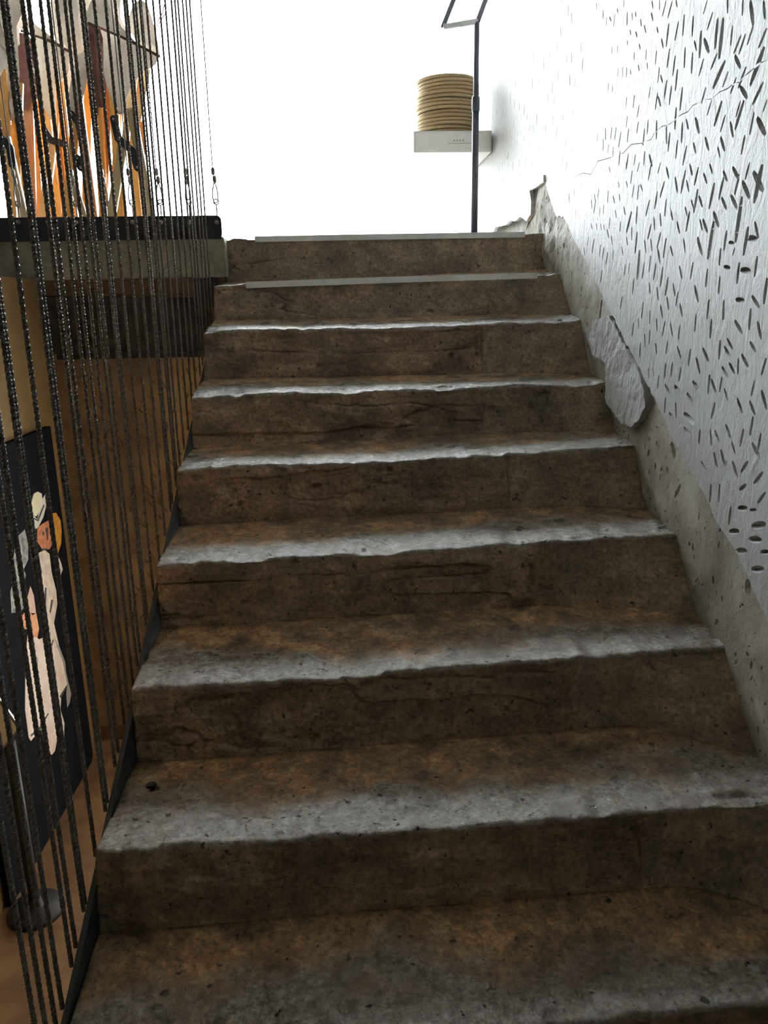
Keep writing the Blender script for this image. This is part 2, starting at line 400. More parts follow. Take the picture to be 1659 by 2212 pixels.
# ------------------------------------------------------------------ carved surfaces: real gouges cut into a plane
def carve(outline, gouges, cracks, extra=None):
    """outline: 2-D polygon; gouges: (u0, v0, u1, v1, half-width, depth). Returns 2-D verts, depth, faces."""
    pts = [Vector(p) for p in outline]; n = len(pts); edges = []
    for (u0, v0, u1, v1, b, d) in gouges:
        c = np.array([(u0 + u1) / 2, (v0 + v1) / 2]); t = np.array([u1 - u0, v1 - v0]); a = np.linalg.norm(t) / 2; t = t / (2 * a); nn = np.array([-t[1], t[0]])
        s0 = len(pts)
        for th in np.linspace(0, 2 * math.pi, 12, endpoint=False):
            q = c + t * a * math.cos(th) + nn * b * math.sin(th); pts.append(Vector(q))
        edges += [(s0 + i, s0 + (i + 1) % 12) for i in range(12)]
        for s in (-0.75, -0.4, 0, 0.4, 0.75): pts.append(Vector(c + t * a * s - nn * b * 0.15))
    for (pl, hw) in cracks:
        up = []; dn = []
        for i, q in enumerate(pl):
            q = np.array(q); d = np.array(pl[min(i + 1, len(pl) - 1)]) - np.array(pl[max(i - 1, 0)]); d = d / np.linalg.norm(d); nn = np.array([-d[1], d[0]])
            w_ = hw * (0.25 if i in (0, len(pl) - 1) else 1.0); up.append(q + nn * w_); dn.append(q - nn * w_)
        s0 = len(pts); loop = up + dn[::-1]
        pts += [Vector(q) for q in loop]; edges += [(s0 + i, s0 + (i + 1) % len(loop)) for i in range(len(loop))]
        pts += [Vector(q) for q in pl[1:-1]]
    if extra is not None: pts += [Vector(q) for q in extra]
    vo, eo, fo, *_ = delaunay_2d_cdt(pts, edges, [list(range(n))], 1, 1e-6)
    P = np.array([v[:] for v in vo]); dep = np.zeros(len(P))
    for (u0, v0, u1, v1, b, d) in gouges:
        c = np.array([(u0 + u1) / 2, (v0 + v1) / 2]); t = np.array([u1 - u0, v1 - v0]); a = np.linalg.norm(t) / 2; t = t / (2 * a); nn = np.array([-t[1], t[0]])
        q = P - c; uu = np.clip(1 - (q @ t / a) ** 2, 1e-9, 1); tt = 1 - np.abs(q @ nn) / (b * uu ** 0.5)
        dep = np.maximum(dep, np.where(uu > 0.03, d * np.clip(tt * 1.4 - 0.06, 0, 1) * np.clip(uu * 2.2, 0, 1), 0))
    for (pl, hw) in cracks:
        for i in range(1, len(pl) - 1):
            k = np.argmin(((P - np.array(pl[i])) ** 2).sum(1)); dep[k] = max(dep[k], 0.008)
    return P, dep, fo

# ================================================================== STRUCTURE
XW = 1.2948                                   # plane of the right wall
ZF = -2.15                                    # lower floor
YB = -0.06                                    # carved wall under the landing
XL = -0.70                                    # lower left wall
YWIN, ZC, XFAR = 2.35, 2.6, -2.5

def struct(name, mb, mat, parent=None):
    o = mb.build(name, mat, parent)
    if parent is None: o['kind'] = 'structure'
    return o
wall_r = struct('wall_right', MB().box((XW, -6, ZF - 0.1), (XW + 0.25, YWIN, ZC)), M_skirt)
struct('ceiling', MB().box((XFAR - 0.2, -6.2, ZC), (XW + 0.25, YWIN + 0.2, ZC + 0.15)), M_ceil)
struct('wall_left', MB().box((XFAR - 0.2, -6, 0.0), (XFAR, YWIN, ZC)), M_ceil)
struct('wall_front', MB().box((XFAR - 0.2, -6.2, ZF - 0.1), (XW + 0.25, -6.0, ZC)), M_rear)
struct('wall_lower_left', MB().box((XL - 0.25, -6, ZF), (XL, YB, -0.145)), M_ochre)
struct('floor_lower', MB().box((XL - 0.25, -6, ZF - 0.1), (XW, 0.3, ZF)), M_lowfloor)
struct('floor', MB().box((XFAR - 0.2, -0.06, -0.145), (-0.002, YWIN, 0.0)).box((-0.002, 0.32, -0.145), (XW, YWIN, 0.0)), M_upfloor)
struct('floor_side', MB().box((XFAR - 0.2, -6.0, -0.145), (XL - 0.25, -0.06, 0.0)), M_upfloor)
struct('ground', MB().box((-12, YWIN + 0.2, -0.5), (12, 40, -0.3)), M_slab)
# glazed wall
struct('trim_1', MB().box((XFAR, YWIN, ZC - 0.12), (XW + 0.25, YWIN + 0.1, ZC)).box((XFAR, YWIN, 0.0), (XW + 0.25, YWIN + 0.1, 0.06)), M_white)
for i, (a, b) in enumerate(((XFAR, XW),)):
    wn = empty('window_%d' % (i + 1), (0, 0, 0)); wn['kind'] = 'structure'
    MB().box((a, YWIN + 0.02, 0.06), (a + 0.05, YWIN + 0.08, ZC - 0.12)).build('window_frame', M_white, wn)
    MB().box((a + 0.05, YWIN + 0.045, 0.06), (b, YWIN + 0.051, ZC - 0.12)).build('pane', M_glass, wn)

# landing front beam, with a few old cuts
def landing_front():
    r = random.Random(5); g = []
    for i in range(36):
        u, v = r.uniform(-1.6, -0.05), r.uniform(-0.12, -0.02); a = r.uniform(0.5, 0.9) * (1 if r.random() < 0.4 else -1); L = r.uniform(0.02, 0.04)
        g.append((u - L * math.cos(a), v - L * math.sin(a), u + L * math.cos(a), v + L * math.sin(a), 0.0025, 0.004))
    ol = roughen([(XFAR + 0.1, -0.143), (0.015, -0.143), (0.015, 0.002), (XFAR + 0.1, 0.002)], 0.03, 0.0025, 3)
    P, dep, fo = carve(ol, g, [])
    return P, dep, fo
P, dep, fo = landing_front()
beam = empty('trim_2', (0, 0, 0)); beam['kind'] = 'structure'
mesh_obj('beam_face', np.column_stack([P[:, 0], -0.08 + dep, P[:, 1]]), fo, M_slab, beam)
MB().box((XFAR + 0.1, -0.0745, -0.143), (0.012, -0.0605, 0.0)).build('beam_body', M_slab, beam)
# the end of the beam beside the stairs and its lower lip
MB().box((0.0121, -0.0795, -0.143), (0.015, -0.0, 0.0005)).build('beam_end', M_slab, beam)

# brown carved wall under the landing
def lower_carved():
    r = random.Random(21); g = []; tries = 0
    while len(g) < 330 and tries < 9000:
        tries += 1
        u, v = r.uniform(-0.69, -0.02), r.uniform(-2.05, -0.5)
        a = math.radians(r.gauss(-52, 14)) if r.random() < 0.85 else math.radians(r.uniform(40, 110)); L = r.uniform(0.010, 0.022)
        if any((u - q[6]) ** 2 + (v - q[7]) ** 2 < 0.034 ** 2 for q in g): continue
        g.append((u - L * math.cos(a), v - L * math.sin(a), u + L * math.cos(a), v + L * math.sin(a), r.uniform(0.0028, 0.0044), r.uniform(0.006, 0.010), u, v))
    return carve([(XL, ZF + 0.07), (0.0, ZF + 0.07), (0.0, -0.145), (XL, -0.145)], [q[:6] for q in g], [])
P, dep, fo = lower_carved()
wb = empty('wall_back', (0, 0, 0)); wb['kind'] = 'structure'
mesh_obj('carved_face', np.column_stack([P[:, 0], YB + dep, P[:, 1]]), fo, M_brownwall, wb)
MB().box((-1.2, YB + 0.008, ZF - 0.1), (0.0, 0.30, -0.146)).build('wall_body', M_brownwall, wb)
struct('baseboard_back', MB().box((XL, YB - 0.006, ZF), (0.0, YB + 0.007, ZF + 0.07), 0.003), M_midwood)

# ------------------------------------------------------------------ carved plaster of the right wall
def wpt(px, py): q = at(px, py, 'x', XW - 0.014); return (q[1], q[2])
R7 = [(752,0,750,45),(835,0,820,65),(910,5,890,120),(970,0,950,75),(1005,30,1022,108),(1060,95,1078,200),(1135,115,1152,190),(1155,10,1175,90),(1213,30,1185,155),(1245,70,1270,140),(1130,50,1098,205),(1285,10,1305,75),(1375,55,1405,125),(1437,30,1480,110),(1550,0,1520,115),(1570,60,1637,190),(1630,10,1575,270),(1320,130,1282,305),(1380,95,1347,245),(1483,75,1450,215),(1500,120,1550,235),(1365,225,1400,305),(1425,210,1470,300),(1500,215,1455,520),(1210,170,1180,330),(1165,240,1180,300),(1215,215,1240,290),(1125,285,1140,350),(1155,315,1130,450),(1030,300,1048,375),(1072,380,1092,460),(995,120,965,230),(950,185,930,305),(900,240,873,350),(1005,235,995,350),(965,325,972,415),(925,350,932,440),(910,395,885,500),(970,450,945,555),(1005,485,985,620),(865,500,875,585),(905,490,915,575),(950,555,968,650),(1030,535,1050,605),(1115,490,1128,580),(1205,480,1240,600),(1315,375,1275,630),(1240,365,1275,455),(1220,365,1240,440),(1310,315,1350,420),(1400,435,1380,570),(1540,410,1505,605),(1580,380,1605,490),(1530,485,1595,495),(1412,515,1445,520),(1450,550,1437,600),(1360,550,1350,665),(1480,640,1462,785),(1595,600,1575,740),(1380,670,1420,680),(1485,690,1550,700),(1275,680,1262,805),(1180,640,1162,755),(1090,665,1110,750),
 (1355,730,1345,850),(1190,790,1215,900),(1285,880,1270,1010),(1380,880,1372,1015),(1455,880,1510,890),(1555,855,1605,935),(1550,935,1535,1080),(1655,740,1632,915),(1445,1015,1495,1100),(1590,1020,1615,1140),(1200,975,1190,1090),(1300,1005,1288,1135),(1095,905,1115,995),(1085,830,1070,925),(1050,775,1065,860),(1020,735,1000,860),(985,670,968,805),(940,645,925,760),(905,600,895,710),(895,770,905,850),(945,800,958,885),(865,640,852,750),(835,560,820,760),(770,645,762,720),(745,655,737,730),(800,745,790,850),(725,860,710,945),(860,895,850,1005),(905,950,902,1040),(970,915,985,1000),(1010,860,1025,950),(945,1000,950,1085),(1000,1020,982,1120),(1035,1030,1050,1115),(1100,1040,1085,1140),(1080,1180,1105,1260),(1020,1145,1007,1235),(940,1160,950,1235),(905,1075,900,1170),(870,1100,875,1190),(845,1160,838,1255),(800,1030,790,1120),(830,1000,832,1070),(1165,1195,1150,1310),(1200,1250,1225,1360),(1240,1190,1280,1280),(1353,1140,1342,1270),(1395,1130,1430,1200),(1375,1180,1415,1250),(1540,1150,1580,1220),(1485,1230,1530,1320),(1405,1285,1445,1360),(1465,1255,1460,1365),(1360,1310,1400,1380),(1645,1255,1612,1370),(1570,1400,1545,1505),(1285,1360,1275,1490),(1362,1375,1347,1480),(1295,1390,1325,1480),(1375,1450,1400,1530),(1175,1405,1228,1475),(1060,1430,1115,1505),(1000,1425,1035,1485),(1140,1480,1185,1550),(1105,1315,1090,1410),(1050,1280,1040,1380),(1007,1290,998,1390),(925,1320,935,1380),(895,1320,900,1390),(965,1365,955,1455),(1005,1510,998,1610),(1070,1540,1072,1640),(1025,1605,1060,1645),(1120,1610,1190,1680),(1120,1700,1165,1755),(1320,1540,1295,1650),(1455,1510,1490,1610),(1535,1530,1575,1625),(1612,1460,1650,1590),(1560,1630,1540,1755),(1385,1680,1420,1775),
 (575,165,565,230),(635,180,630,265),(545,205,550,250),(525,240,530,300),(555,240,540,330),(580,290,578,350),(605,275,602,330),(705,205,712,255),(665,215,677,265),(735,285,745,340),(785,315,750,455),(820,280,812,400),(785,415,785,505),(820,445,805,590),(715,380,708,450),(750,480,758,535),(680,310,688,360),(645,355,640,430),(655,470,662,530),(525,395,530,430),(558,395,562,435),(585,395,590,440),(605,400,610,440),(628,430,640,490),(800,145,787,230),(790,55,778,140),(830,145,820,245),(840,140,855,190),(700,125,707,165),(750,120,760,165),(640,30,650,70),(510,480,500,540),(545,490,530,585),(585,530,578,610),(608,545,597,630),(632,575,620,660),(670,565,662,630),(720,540,728,600),(480,545,485,600),(595,690,585,775)]
R5 = [(425,20,428,70),(470,70,475,140),(498,115,497,185),(520,120,535,155),(560,100,550,195),(575,60,585,95),(625,0,625,50),(650,85,650,180),(685,95,688,150),(710,85,715,120),(745,135,752,190),(770,180,783,235),(820,90,835,150),(825,5,835,60),(880,0,882,75),(930,0,900,120),(975,0,940,135),(1000,0,1010,50),(1225,0,1195,105),(1372,-20,1370,100),(1480,-20,1475,115),(1530,0,1555,180),(1555,185,1510,325),(1625,0,1637,140),(1265,85,1222,220),(1125,110,1115,265),(1060,100,1048,260),(1020,150,990,295),(950,165,930,340),(860,195,872,235),(895,275,910,345),(1130,290,1150,365),(1180,215,1170,420),(1200,275,1240,380),(1300,125,1280,355),(1340,120,1310,430),(1405,180,1392,330),(1470,245,1412,390),(1500,240,1450,395),(1420,395,1465,490),(1650,200,1590,350),(1635,330,1530,620),(1298,380,1250,500),(1200,420,1165,550),(1355,430,1262,640),(1375,510,1332,630),(1435,550,1388,675),(1505,475,1445,635),(1065,335,1058,490),(1120,370,1112,530),(955,345,935,490),(995,395,975,545),(860,360,850,465),(785,350,780,430),(790,450,793,500),(725,465,735,510),(700,375,698,430),(670,500,675,535),(645,480,643,555),(617,480,617,550),(585,490,580,550),(512,590,512,655),(543,610,542,665),(580,325,578,380),(540,330,538,390),(735,315,742,355),(650,290,655,325),(710,225,722,265),(670,215,678,250),(880,480,870,595),(888,535,905,595),(935,570,912,725),(1010,495,993,655),(967,610,950,755),(1045,620,1027,795),(1215,625,1180,745),(1255,715,1220,830),(1330,720,1270,910),(1355,820,1318,950),(1465,720,1430,845),(1490,715,1425,935),(1630,585,1550,755),(1659,710,1630,800),(1565,800,1535,970),(1585,840,1650,970),(1390,870,1415,985),(1135,840,1165,960),(1460,620,1515,705),(815,620,802,710),(868,660,850,790),(870,690,892,765),(700,680,690,775),(645,695,640,770),(735,750,720,845),(650,830,642,915),(730,870,718,960),(800,855,792,965),(660,920,650,1025),(605,945,588,1060),(570,910,560,1000),(540,910,530,1000),(495,915,497,1005),(440,950,435,1020),(480,990,478,1080),(520,1030,510,1100),(550,1050,548,1130),(600,1080,590,1190),(660,1100,645,1215),(710,1105,697,1190),(742,1140,728,1230),(775,1080,768,1190),(805,1105,828,1195),(775,920,762,1045),(860,860,858,1000),(930,900,930,1035),(1000,765,990,930),(1045,870,1037,1030),(1070,850,1088,930),(955,945,940,1090),(1010,1000,995,1140),(1075,1040,1045,1190),(1500,965,1475,1110),(1205,980,1235,1080),(1320,980,1355,1085),(1300,1050,1320,1130),(1120,1020,1140,1100)]
R8 = [(1172,0,1165,110),(1120,70,1100,185),(1225,95,1205,205),(905,60,900,150),(865,75,858,165),(925,80,935,175),(950,80,980,155),(1015,40,1060,150),(1050,145,1072,225),(945,210,965,300),(985,195,1015,295),(1055,265,1090,370),(1150,265,1103,335),(1170,155,1218,250),(870,265,900,320),(930,400,920,515),(980,400,975,515),(1237,330,1182,400),(1138,405,1098,438),(1255,450,1205,520),(1090,547,1145,546),(1160,558,1200,555),(1175,655,1255,642),(1040,686,1097,684),(1158,732,1230,737),(1080,802,1142,802),(1225,812,1275,804),(1050,535,1035,650),(1172,911,1245,911)]
gl = []
for (L, ox, oy, s, test) in ((R5, 1159, 0, 3.318, lambda y: y < 356), (R7, 1100, 350, 2.968, lambda y: 340 < y < 948), (R8, 1200, 900, 2.765, lambda y: y > 938)):
    for (a, b, c, d) in L:
        p0 = (ox + a / s, oy + b / s); p1 = (ox + c / s, oy + d / s)
        if not test((p0[1] + p1[1]) / 2): continue
        q0, q1 = np.array(wpt(*p0)), np.array(wpt(*p1)); q0, q1 = q0 - (q1 - q0) * 0.06, q1 + (q1 - q0) * 0.06; Lh = math.dist(q0, q1) / 2
        flat = abs(p0[1] - p1[1]) < abs(p0[0] - p1[0])
        gl.append((*q0, *q1, min(0.0085, max(0.0032, Lh * (0.30 if flat else 0.21))), 0.0135))
r = random.Random(33); cen = [((g[0] + g[2]) / 2, (g[1] + g[3]) / 2) for g in gl]; t_ = 0
while t_ < 5000 and len(gl) < 1000:
    t_ += 1
    y_, z_ = r.uniform(-3.2, 2.2), r.uniform(-1.0, 1.9)
    if -1.95 < y_ < -0.45: continue
    lim = -0.05 if y_ > 0.1 else 0.62 * y_ + 0.30
    if z_ < max(lim, 0.27 if y_ > 0.1 else -9): continue
    if any((y_ - c[0]) ** 2 + (z_ - c[1]) ** 2 < 0.055 ** 2 for c in cen): continue
    Lh = r.uniform(0.012, 0.026); an = math.radians(90 + r.gauss(0, 16))
    gl.append((y_ - Lh * math.cos(an), z_ - Lh * math.sin(an), y_ + Lh * math.cos(an), z_ + Lh * math.sin(an), Lh * 0.14, 0.0075)); cen.append((y_, z_))
crack = [wpt(1159 + a / 3.318, b / 3.318) for a, b in [(1659,430),(1610,450),(1560,490),(1510,530),(1450,590),(1400,610),(1370,635),(1310,660),(1250,710),(1190,720),(1120,755),(1085,800),(1030,825),(960,885),(900,905),(840,960),(820,1000),(760,1025),(680,1035),(620,1100),(530,1130),(440,1155),(390,1250),(330,1240),(220,1290)]]
crack2 = [wpt(1159 + a / 3.318, b / 3.318) for a, b in [(920,520),(912,640),(915,760),(930,850),(935,885)]]
crack3 = [wpt(1100 + a / 2.968, 350 + b / 2.968) for a, b in [(1040,10),(1045,90),(1030,240),(1035,400),(1020,560),(1000,700),(990,850),(985,960)]]
edge7 = [(228,130),(262,250),(300,350),(345,350),(375,400),(410,490),(440,545),(490,630),(530,720),(565,790),(610,880),(660,980),(700,1060),(740,1140),(790,1230),(835,1320),(870,1395),(905,1450),(940,1530),(985,1620)]
edge8 = [(690,110),(740,200),(790,290),(850,400),(910,500),(960,620),(1010,700),(1075,790),(1120,890),(1165,1000),(1215,1110),(1269,1230)]
low = [wpt(1100 + a / 2.968, 350 + b / 2.968) for a, b in edge7] + [wpt(1200 + a / 2.765, 900 + b / 2.765) for a, b in edge8]
y_e, z_e = low[-1]
low += [(y_e - 0.6, z_e - 0.40), (y_e - 1.6, z_e - 1.0), (-5.99, z_e - 1.25)]
low_r = []
rr_ = random.Random(8)
for i in range(len(low) - 1):
    a, b = np.array(low[i]), np.array(low[i + 1]); k = max(1, int(np.linalg.norm(b - a) / 0.012))
    for j in range(k):
        q = a + (b - a) * j / k; low_r.append((q[0] + rr_.gauss(0, 0.0016), q[1] + rr_.gauss(0, 0.0016)))
low_r.append(low[-1])
ztop_b = 0.226
outline = [(YWIN - 0.005, ztop_b), (low_r[0][0] + 0.01, ztop_b)] + low_r + [(-5.99, ZC - 0.005), (YWIN - 0.005, ZC - 0.005)]
grid = [(u + rr_.uniform(-.02, .02), v + rr_.uniform(-.02, .02)) for u in np.arange(-3.0, 2.3, 0.09) for v in np.arange(-1.2, 2.6, 0.09)]
P, dep, fo = carve(outline, gl, [(crack, 0.0012), (crack2, 0.0007), (crack3, 0.0006)], grid)
xs = XW - 0.014 + dep + 0.004 * fbm(P[:, 0] * 2.2, P[:, 1] * 2.2, 3.0, 3)
verts = np.column_stack([xs, P[:, 0], P[:, 1]])
# broken rim of the layer
nb = len(verts); rim = {}
for f in fo:
    for i in range(len(f)): rim[(f[i], f[(i + 1) % len(f)])] = 1
be = [e for e in rim if (e[1], e[0]) not in rim]
idx = sorted({i for e in be for i in e}); mp = {i: nb + k for k, i in enumerate(idx)}
back = np.array([[XW + 0.002, P[i, 0], P[i, 1]] for i in idx])
faces = [tuple(reversed(f)) for f in fo] + [(a, b, mp[b], mp[a]) for a, b in be]
plaster = mesh_obj('plaster_layer', np.vstack([verts, back]), faces, M_plaster, wall_r)
bm = bmesh.new(); bm.from_mesh(plaster.data); bmesh.ops.recalc_face_normals(bm, faces=bm.faces[:]); bm.to_mesh(plaster.data); bm.free()
# make sure the face looks into the stairwell
nx = np.zeros(len(plaster.data.polygons) * 3); plaster.data.polygons.foreach_get('normal', nx)
if nx.reshape(-1, 3)[:, 0].mean() > 0: plaster.data.flip_normals()

# rough cast-concrete skirt along the flight (the wall below the plaster), pitted
def skirt():
    top = [(a, b + 0.004) for a, b in low_r]
    out = top + [(-5.99, ZF)] + [(0.35, ZF), (0.35, 0.05), (0.12, 0.2)]
    r = random.Random(4); g = []
    for i in range(150):
        y_ = r.uniform(-2.4, 0.1); z_ = 0.60 * y_ + r.uniform(-0.10, 0.12); a = math.radians(90 + r.gauss(0, 25)); L = r.uniform(0.003, 0.011)
        g.append((y_ - L * math.cos(a), z_ - L * math.sin(a), y_ + L * math.cos(a), z_ + L * math.sin(a), L * r.uniform(0.35, 0.6), r.uniform(0.004, 0.008)))
    for (a, b, c, d, hw, dp) in [(575,880,555,1020,0.010,0.018),(1545,0,1545,0,0,0)][:1]:
        q0, q1 = wpt(1100 + a / 2.968, 350 + b / 2.968), wpt(1100 + c / 2.968, 350 + d / 2.968); g.append((*q0, *q1, hw, dp))
    for (a, b, c, d, hw, dp) in [(670,150,690,260,0.012,0.014),(720,405,685,485,0.007,0.014),(640,300,650,350,0.008,0.01),(840,570,832,625,0.004,0.01),(1120,970,1135,1080,0.012,0.016),(955,745,948,790,0.003,0.008),(800,830,800,850,0.003,0.008)]:
        q0, q1 = wpt(1200 + a / 2.765, 900 + b / 2.765), wpt(1200 + c / 2.765, 900 + d / 2.765); g.append((*q0, *q1, hw, dp))
    gr = [(u + r.uniform(-.008, .008), 0.60 * u + v + r.uniform(-.008, .008)) for u in np.arange(-2.5, 0.3, 0.022) for v in np.arange(-0.30, 0.20, 0.022)]
    return carve(out, g, [], gr)
P, dep, fo = skirt()
rough_zone = sstep(-0.6, 0.0, P[:, 0])
xs = XW - 0.004 + dep - 0.010 * (fbm(P[:, 0] * 14, P[:, 1] * 14, 1.0, 4) + 0.15) * (0.35 + 1.2 * rough_zone)
mesh_obj('concrete_skirt', np.column_stack([np.minimum(xs, XW + 0.02), P[:, 0], P[:, 1]]), [tuple(reversed(f)) for f in fo], M_skirt, wall_r)
wall_r.data.clear_geometry()
mbw = MB().box((XW + 0.03, -6, ZF - 0.1), (XW + 0.25, YWIN, ZC)); wall_r.data.from_pydata(mbw.v, [], mbw.f)

# the thick trowelled repair that stands proud of the skirt
pp = [(600,1000),(655,985),(700,1080),(760,1200),(820,1290),(862,1385),(890,1470),(885,1570),(850,1650),(800,1700),(735,1670),(680,1600),(640,1540),(632,1430),(640,1290),(600,1260),(545,1240),(520,1120),(545,1020)]
pp = roughen([wpt(1100 + a / 2.968, 350 + b / 2.968) for a, b in pp], 0.014, 0.0022, 6)
add_sheet('repair_patch', M_plaster, wall_r, pp, lambda u, v, d: (XW - 0.021 + d, u, v), 0.028, 0.012, lambda u, v: 0.006 * fbm(u * 9, v * 9, 2, 3) + 0.003 * fbm(u * 45, v * 45, 5, 2))['label'] = 'thick grey repair patch with a broken edge'
# white painted skirting on the landing, torn along its lower edge
bb = [(600,2055),(870,1955),(1160,1768),(1450,1580),(1455,1610),(1400,1650),(1330,1690),(1345,1780),(1340,1900),(1300,1960),(1270,1930),(1240,1920),(1200,1960),(1165,1950),(1120,1990),(1070,2000),(1030,2010),(1010,2050),(940,2060)]
def b_pt(a, b): q = at(820 + a / 4.0975, b / 4.0975, 'x', XW - 0.02); return (q[1], q[2])
bb2 = [b_pt(a, b) for a, b in bb[1:]]
bb2 = [(YWIN - 0.02, 0.226), (1.6, 0.226)] + [(q[0], 0.226 if i < 3 else q[1]) for i, q in enumerate(bb2)] + [(1.6, 0.05), (YWIN - 0.02, 0.002)]
o = add_sheet('baseboard_right', M_flake, None, roughen(bb2, 0.02, 0.0012, 9), lambda u, v, d: (XW - 0.022 + d, u, v), 0.016); o['kind'] = 'structure'

# ================================================================== STAIRCASE
NL = {1: (0.0, 0.004), 2: (-0.311, -0.180), 3: (-0.592, -0.332), 4: (-0.885, -0.513), 5: (-1.165, -0.682), 6: (-1.472, -0.852), 7: (-1.764, -1.027), 8: (-2.069, -1.183), 9: (-2.330, -1.362)}
NR = {1: (0.05, 0.012), 2: (-0.242, -0.157), 3: (-0.532, -0.327), 4: (-0.827, -0.512), 5: (-1.111, -0.667), 6: (-1.423, -0.835), 7: (-1.715, -1.009), 8: (-2.015, -1.185), 9: (-2.275, -1.362)}
BL = {0: (0.36, 0.004), 1: (-0.015, -0.165), 2: (-0.334, -0.305), 3: (-0.625, -0.490), 4: (-0.920, -0.672), 5: (-1.185, -0.838), 6: (-1.484, -1.010), 7: (-1.775, -1.195), 8: (-2.088, -1.337), 9: (-2.345, -1.53)}
BR = {0: (0.36, 0.012), 1: (-0.012, -0.132), 2: (-0.405, -0.306), 3: (-0.674, -0.500), 4: (-0.944, -0.650), 5: (-1.226, -0.822), 6: (-1.577, -0.995), 7: (-1.880, -1.169), 8: (-2.15, -1.34), 9: (-2.40, -1.53)}
BM = {k: ((NL[k][0] + NR[k][0]) / 2 - 0.022 if k else 0.36, None) for k in BL}
for k in range(10, 14):
    NL[k] = (-2.330 - 0.295 * (k - 9), -1.362 - 0.17 * (k - 9)); NR[k] = (NL[k][0] + 0.055, NL[k][1])
    zb = max(NL[k][1] - 0.168, ZF); BL[k] = (NL[k][0] - 0.015, zb); BR[k] = (NR[k][0] - 0.02, zb)
SEAM = {1: 0.86, 2: 1.4, 3: 0.94, 4: 0.89, 5: 0.92, 6: 0.985, 7: 0.95, 8: 1.0, 9: 1.4}
NSTEP = 13
NU = 300
def ends(D, k, s):
    l, r_ = np.array(D[k]), np.array(D[k] if False else D[k]);
    return l
def interp_nose(k, s):
    return NL[k][0] + (NR[k][0] - NL[k][0]) * s, NL[k][1] + (NR[k][1] - NL[k][1]) * s
def interp_base(k, s):
    yl, zl = BL[k]; yr, zr = BR[k]
    if k == 0: return 0.36 + 0 * s, zl + (zr - zl) * s
    ny, nz = interp_nose(k, s)
    dl = yl - NL[k][0]; dr = yr - NR[k][0]
    fil = sstep(0.80, 1.0, s) ** 1.3
    off = dl + (-0.020 - dl) * sstep(0, 0.15, s)
    y = ny + off * (1 - fil) + dr * fil
    z = zl + (zr - zl) * s
    return y, z
def step_offsets(k, x):
    """uneven worn nosing line of step k: (dy, dz)"""
    dy = 0.007 * fbm(x * 3.0, k * 7.3, 0.5, 4) + 0.0065 * fbm(x * 20, k * 3.1, 2.5, 4)
    dz = 0.004 * fbm(x * 2.5, k * 5.7, 4.5, 3) + 0.0045 * fbm(x * 24, k * 9.1, 6.5, 4)
    chip = np.clip(fbm(x * 9.0, k * 2.3, 8.8, 3) - 0.30, 0, 1)
    corner = np.exp(-x / 0.05) if True else 0
    wornmid = np.exp(-((x - 0.5) / 0.35) ** 2)
    return dy + chip * 0.03 + corner * 0.008, dz - chip * 0.022 - corner * 0.006 - wornmid * 0.004
def base_offsets(k, x):
    return 0.004 * fbm(x * 4, k * 1.7, 11.5, 3), 0.004 * fbm(x * 3, k * 4.7, 12.5, 3)

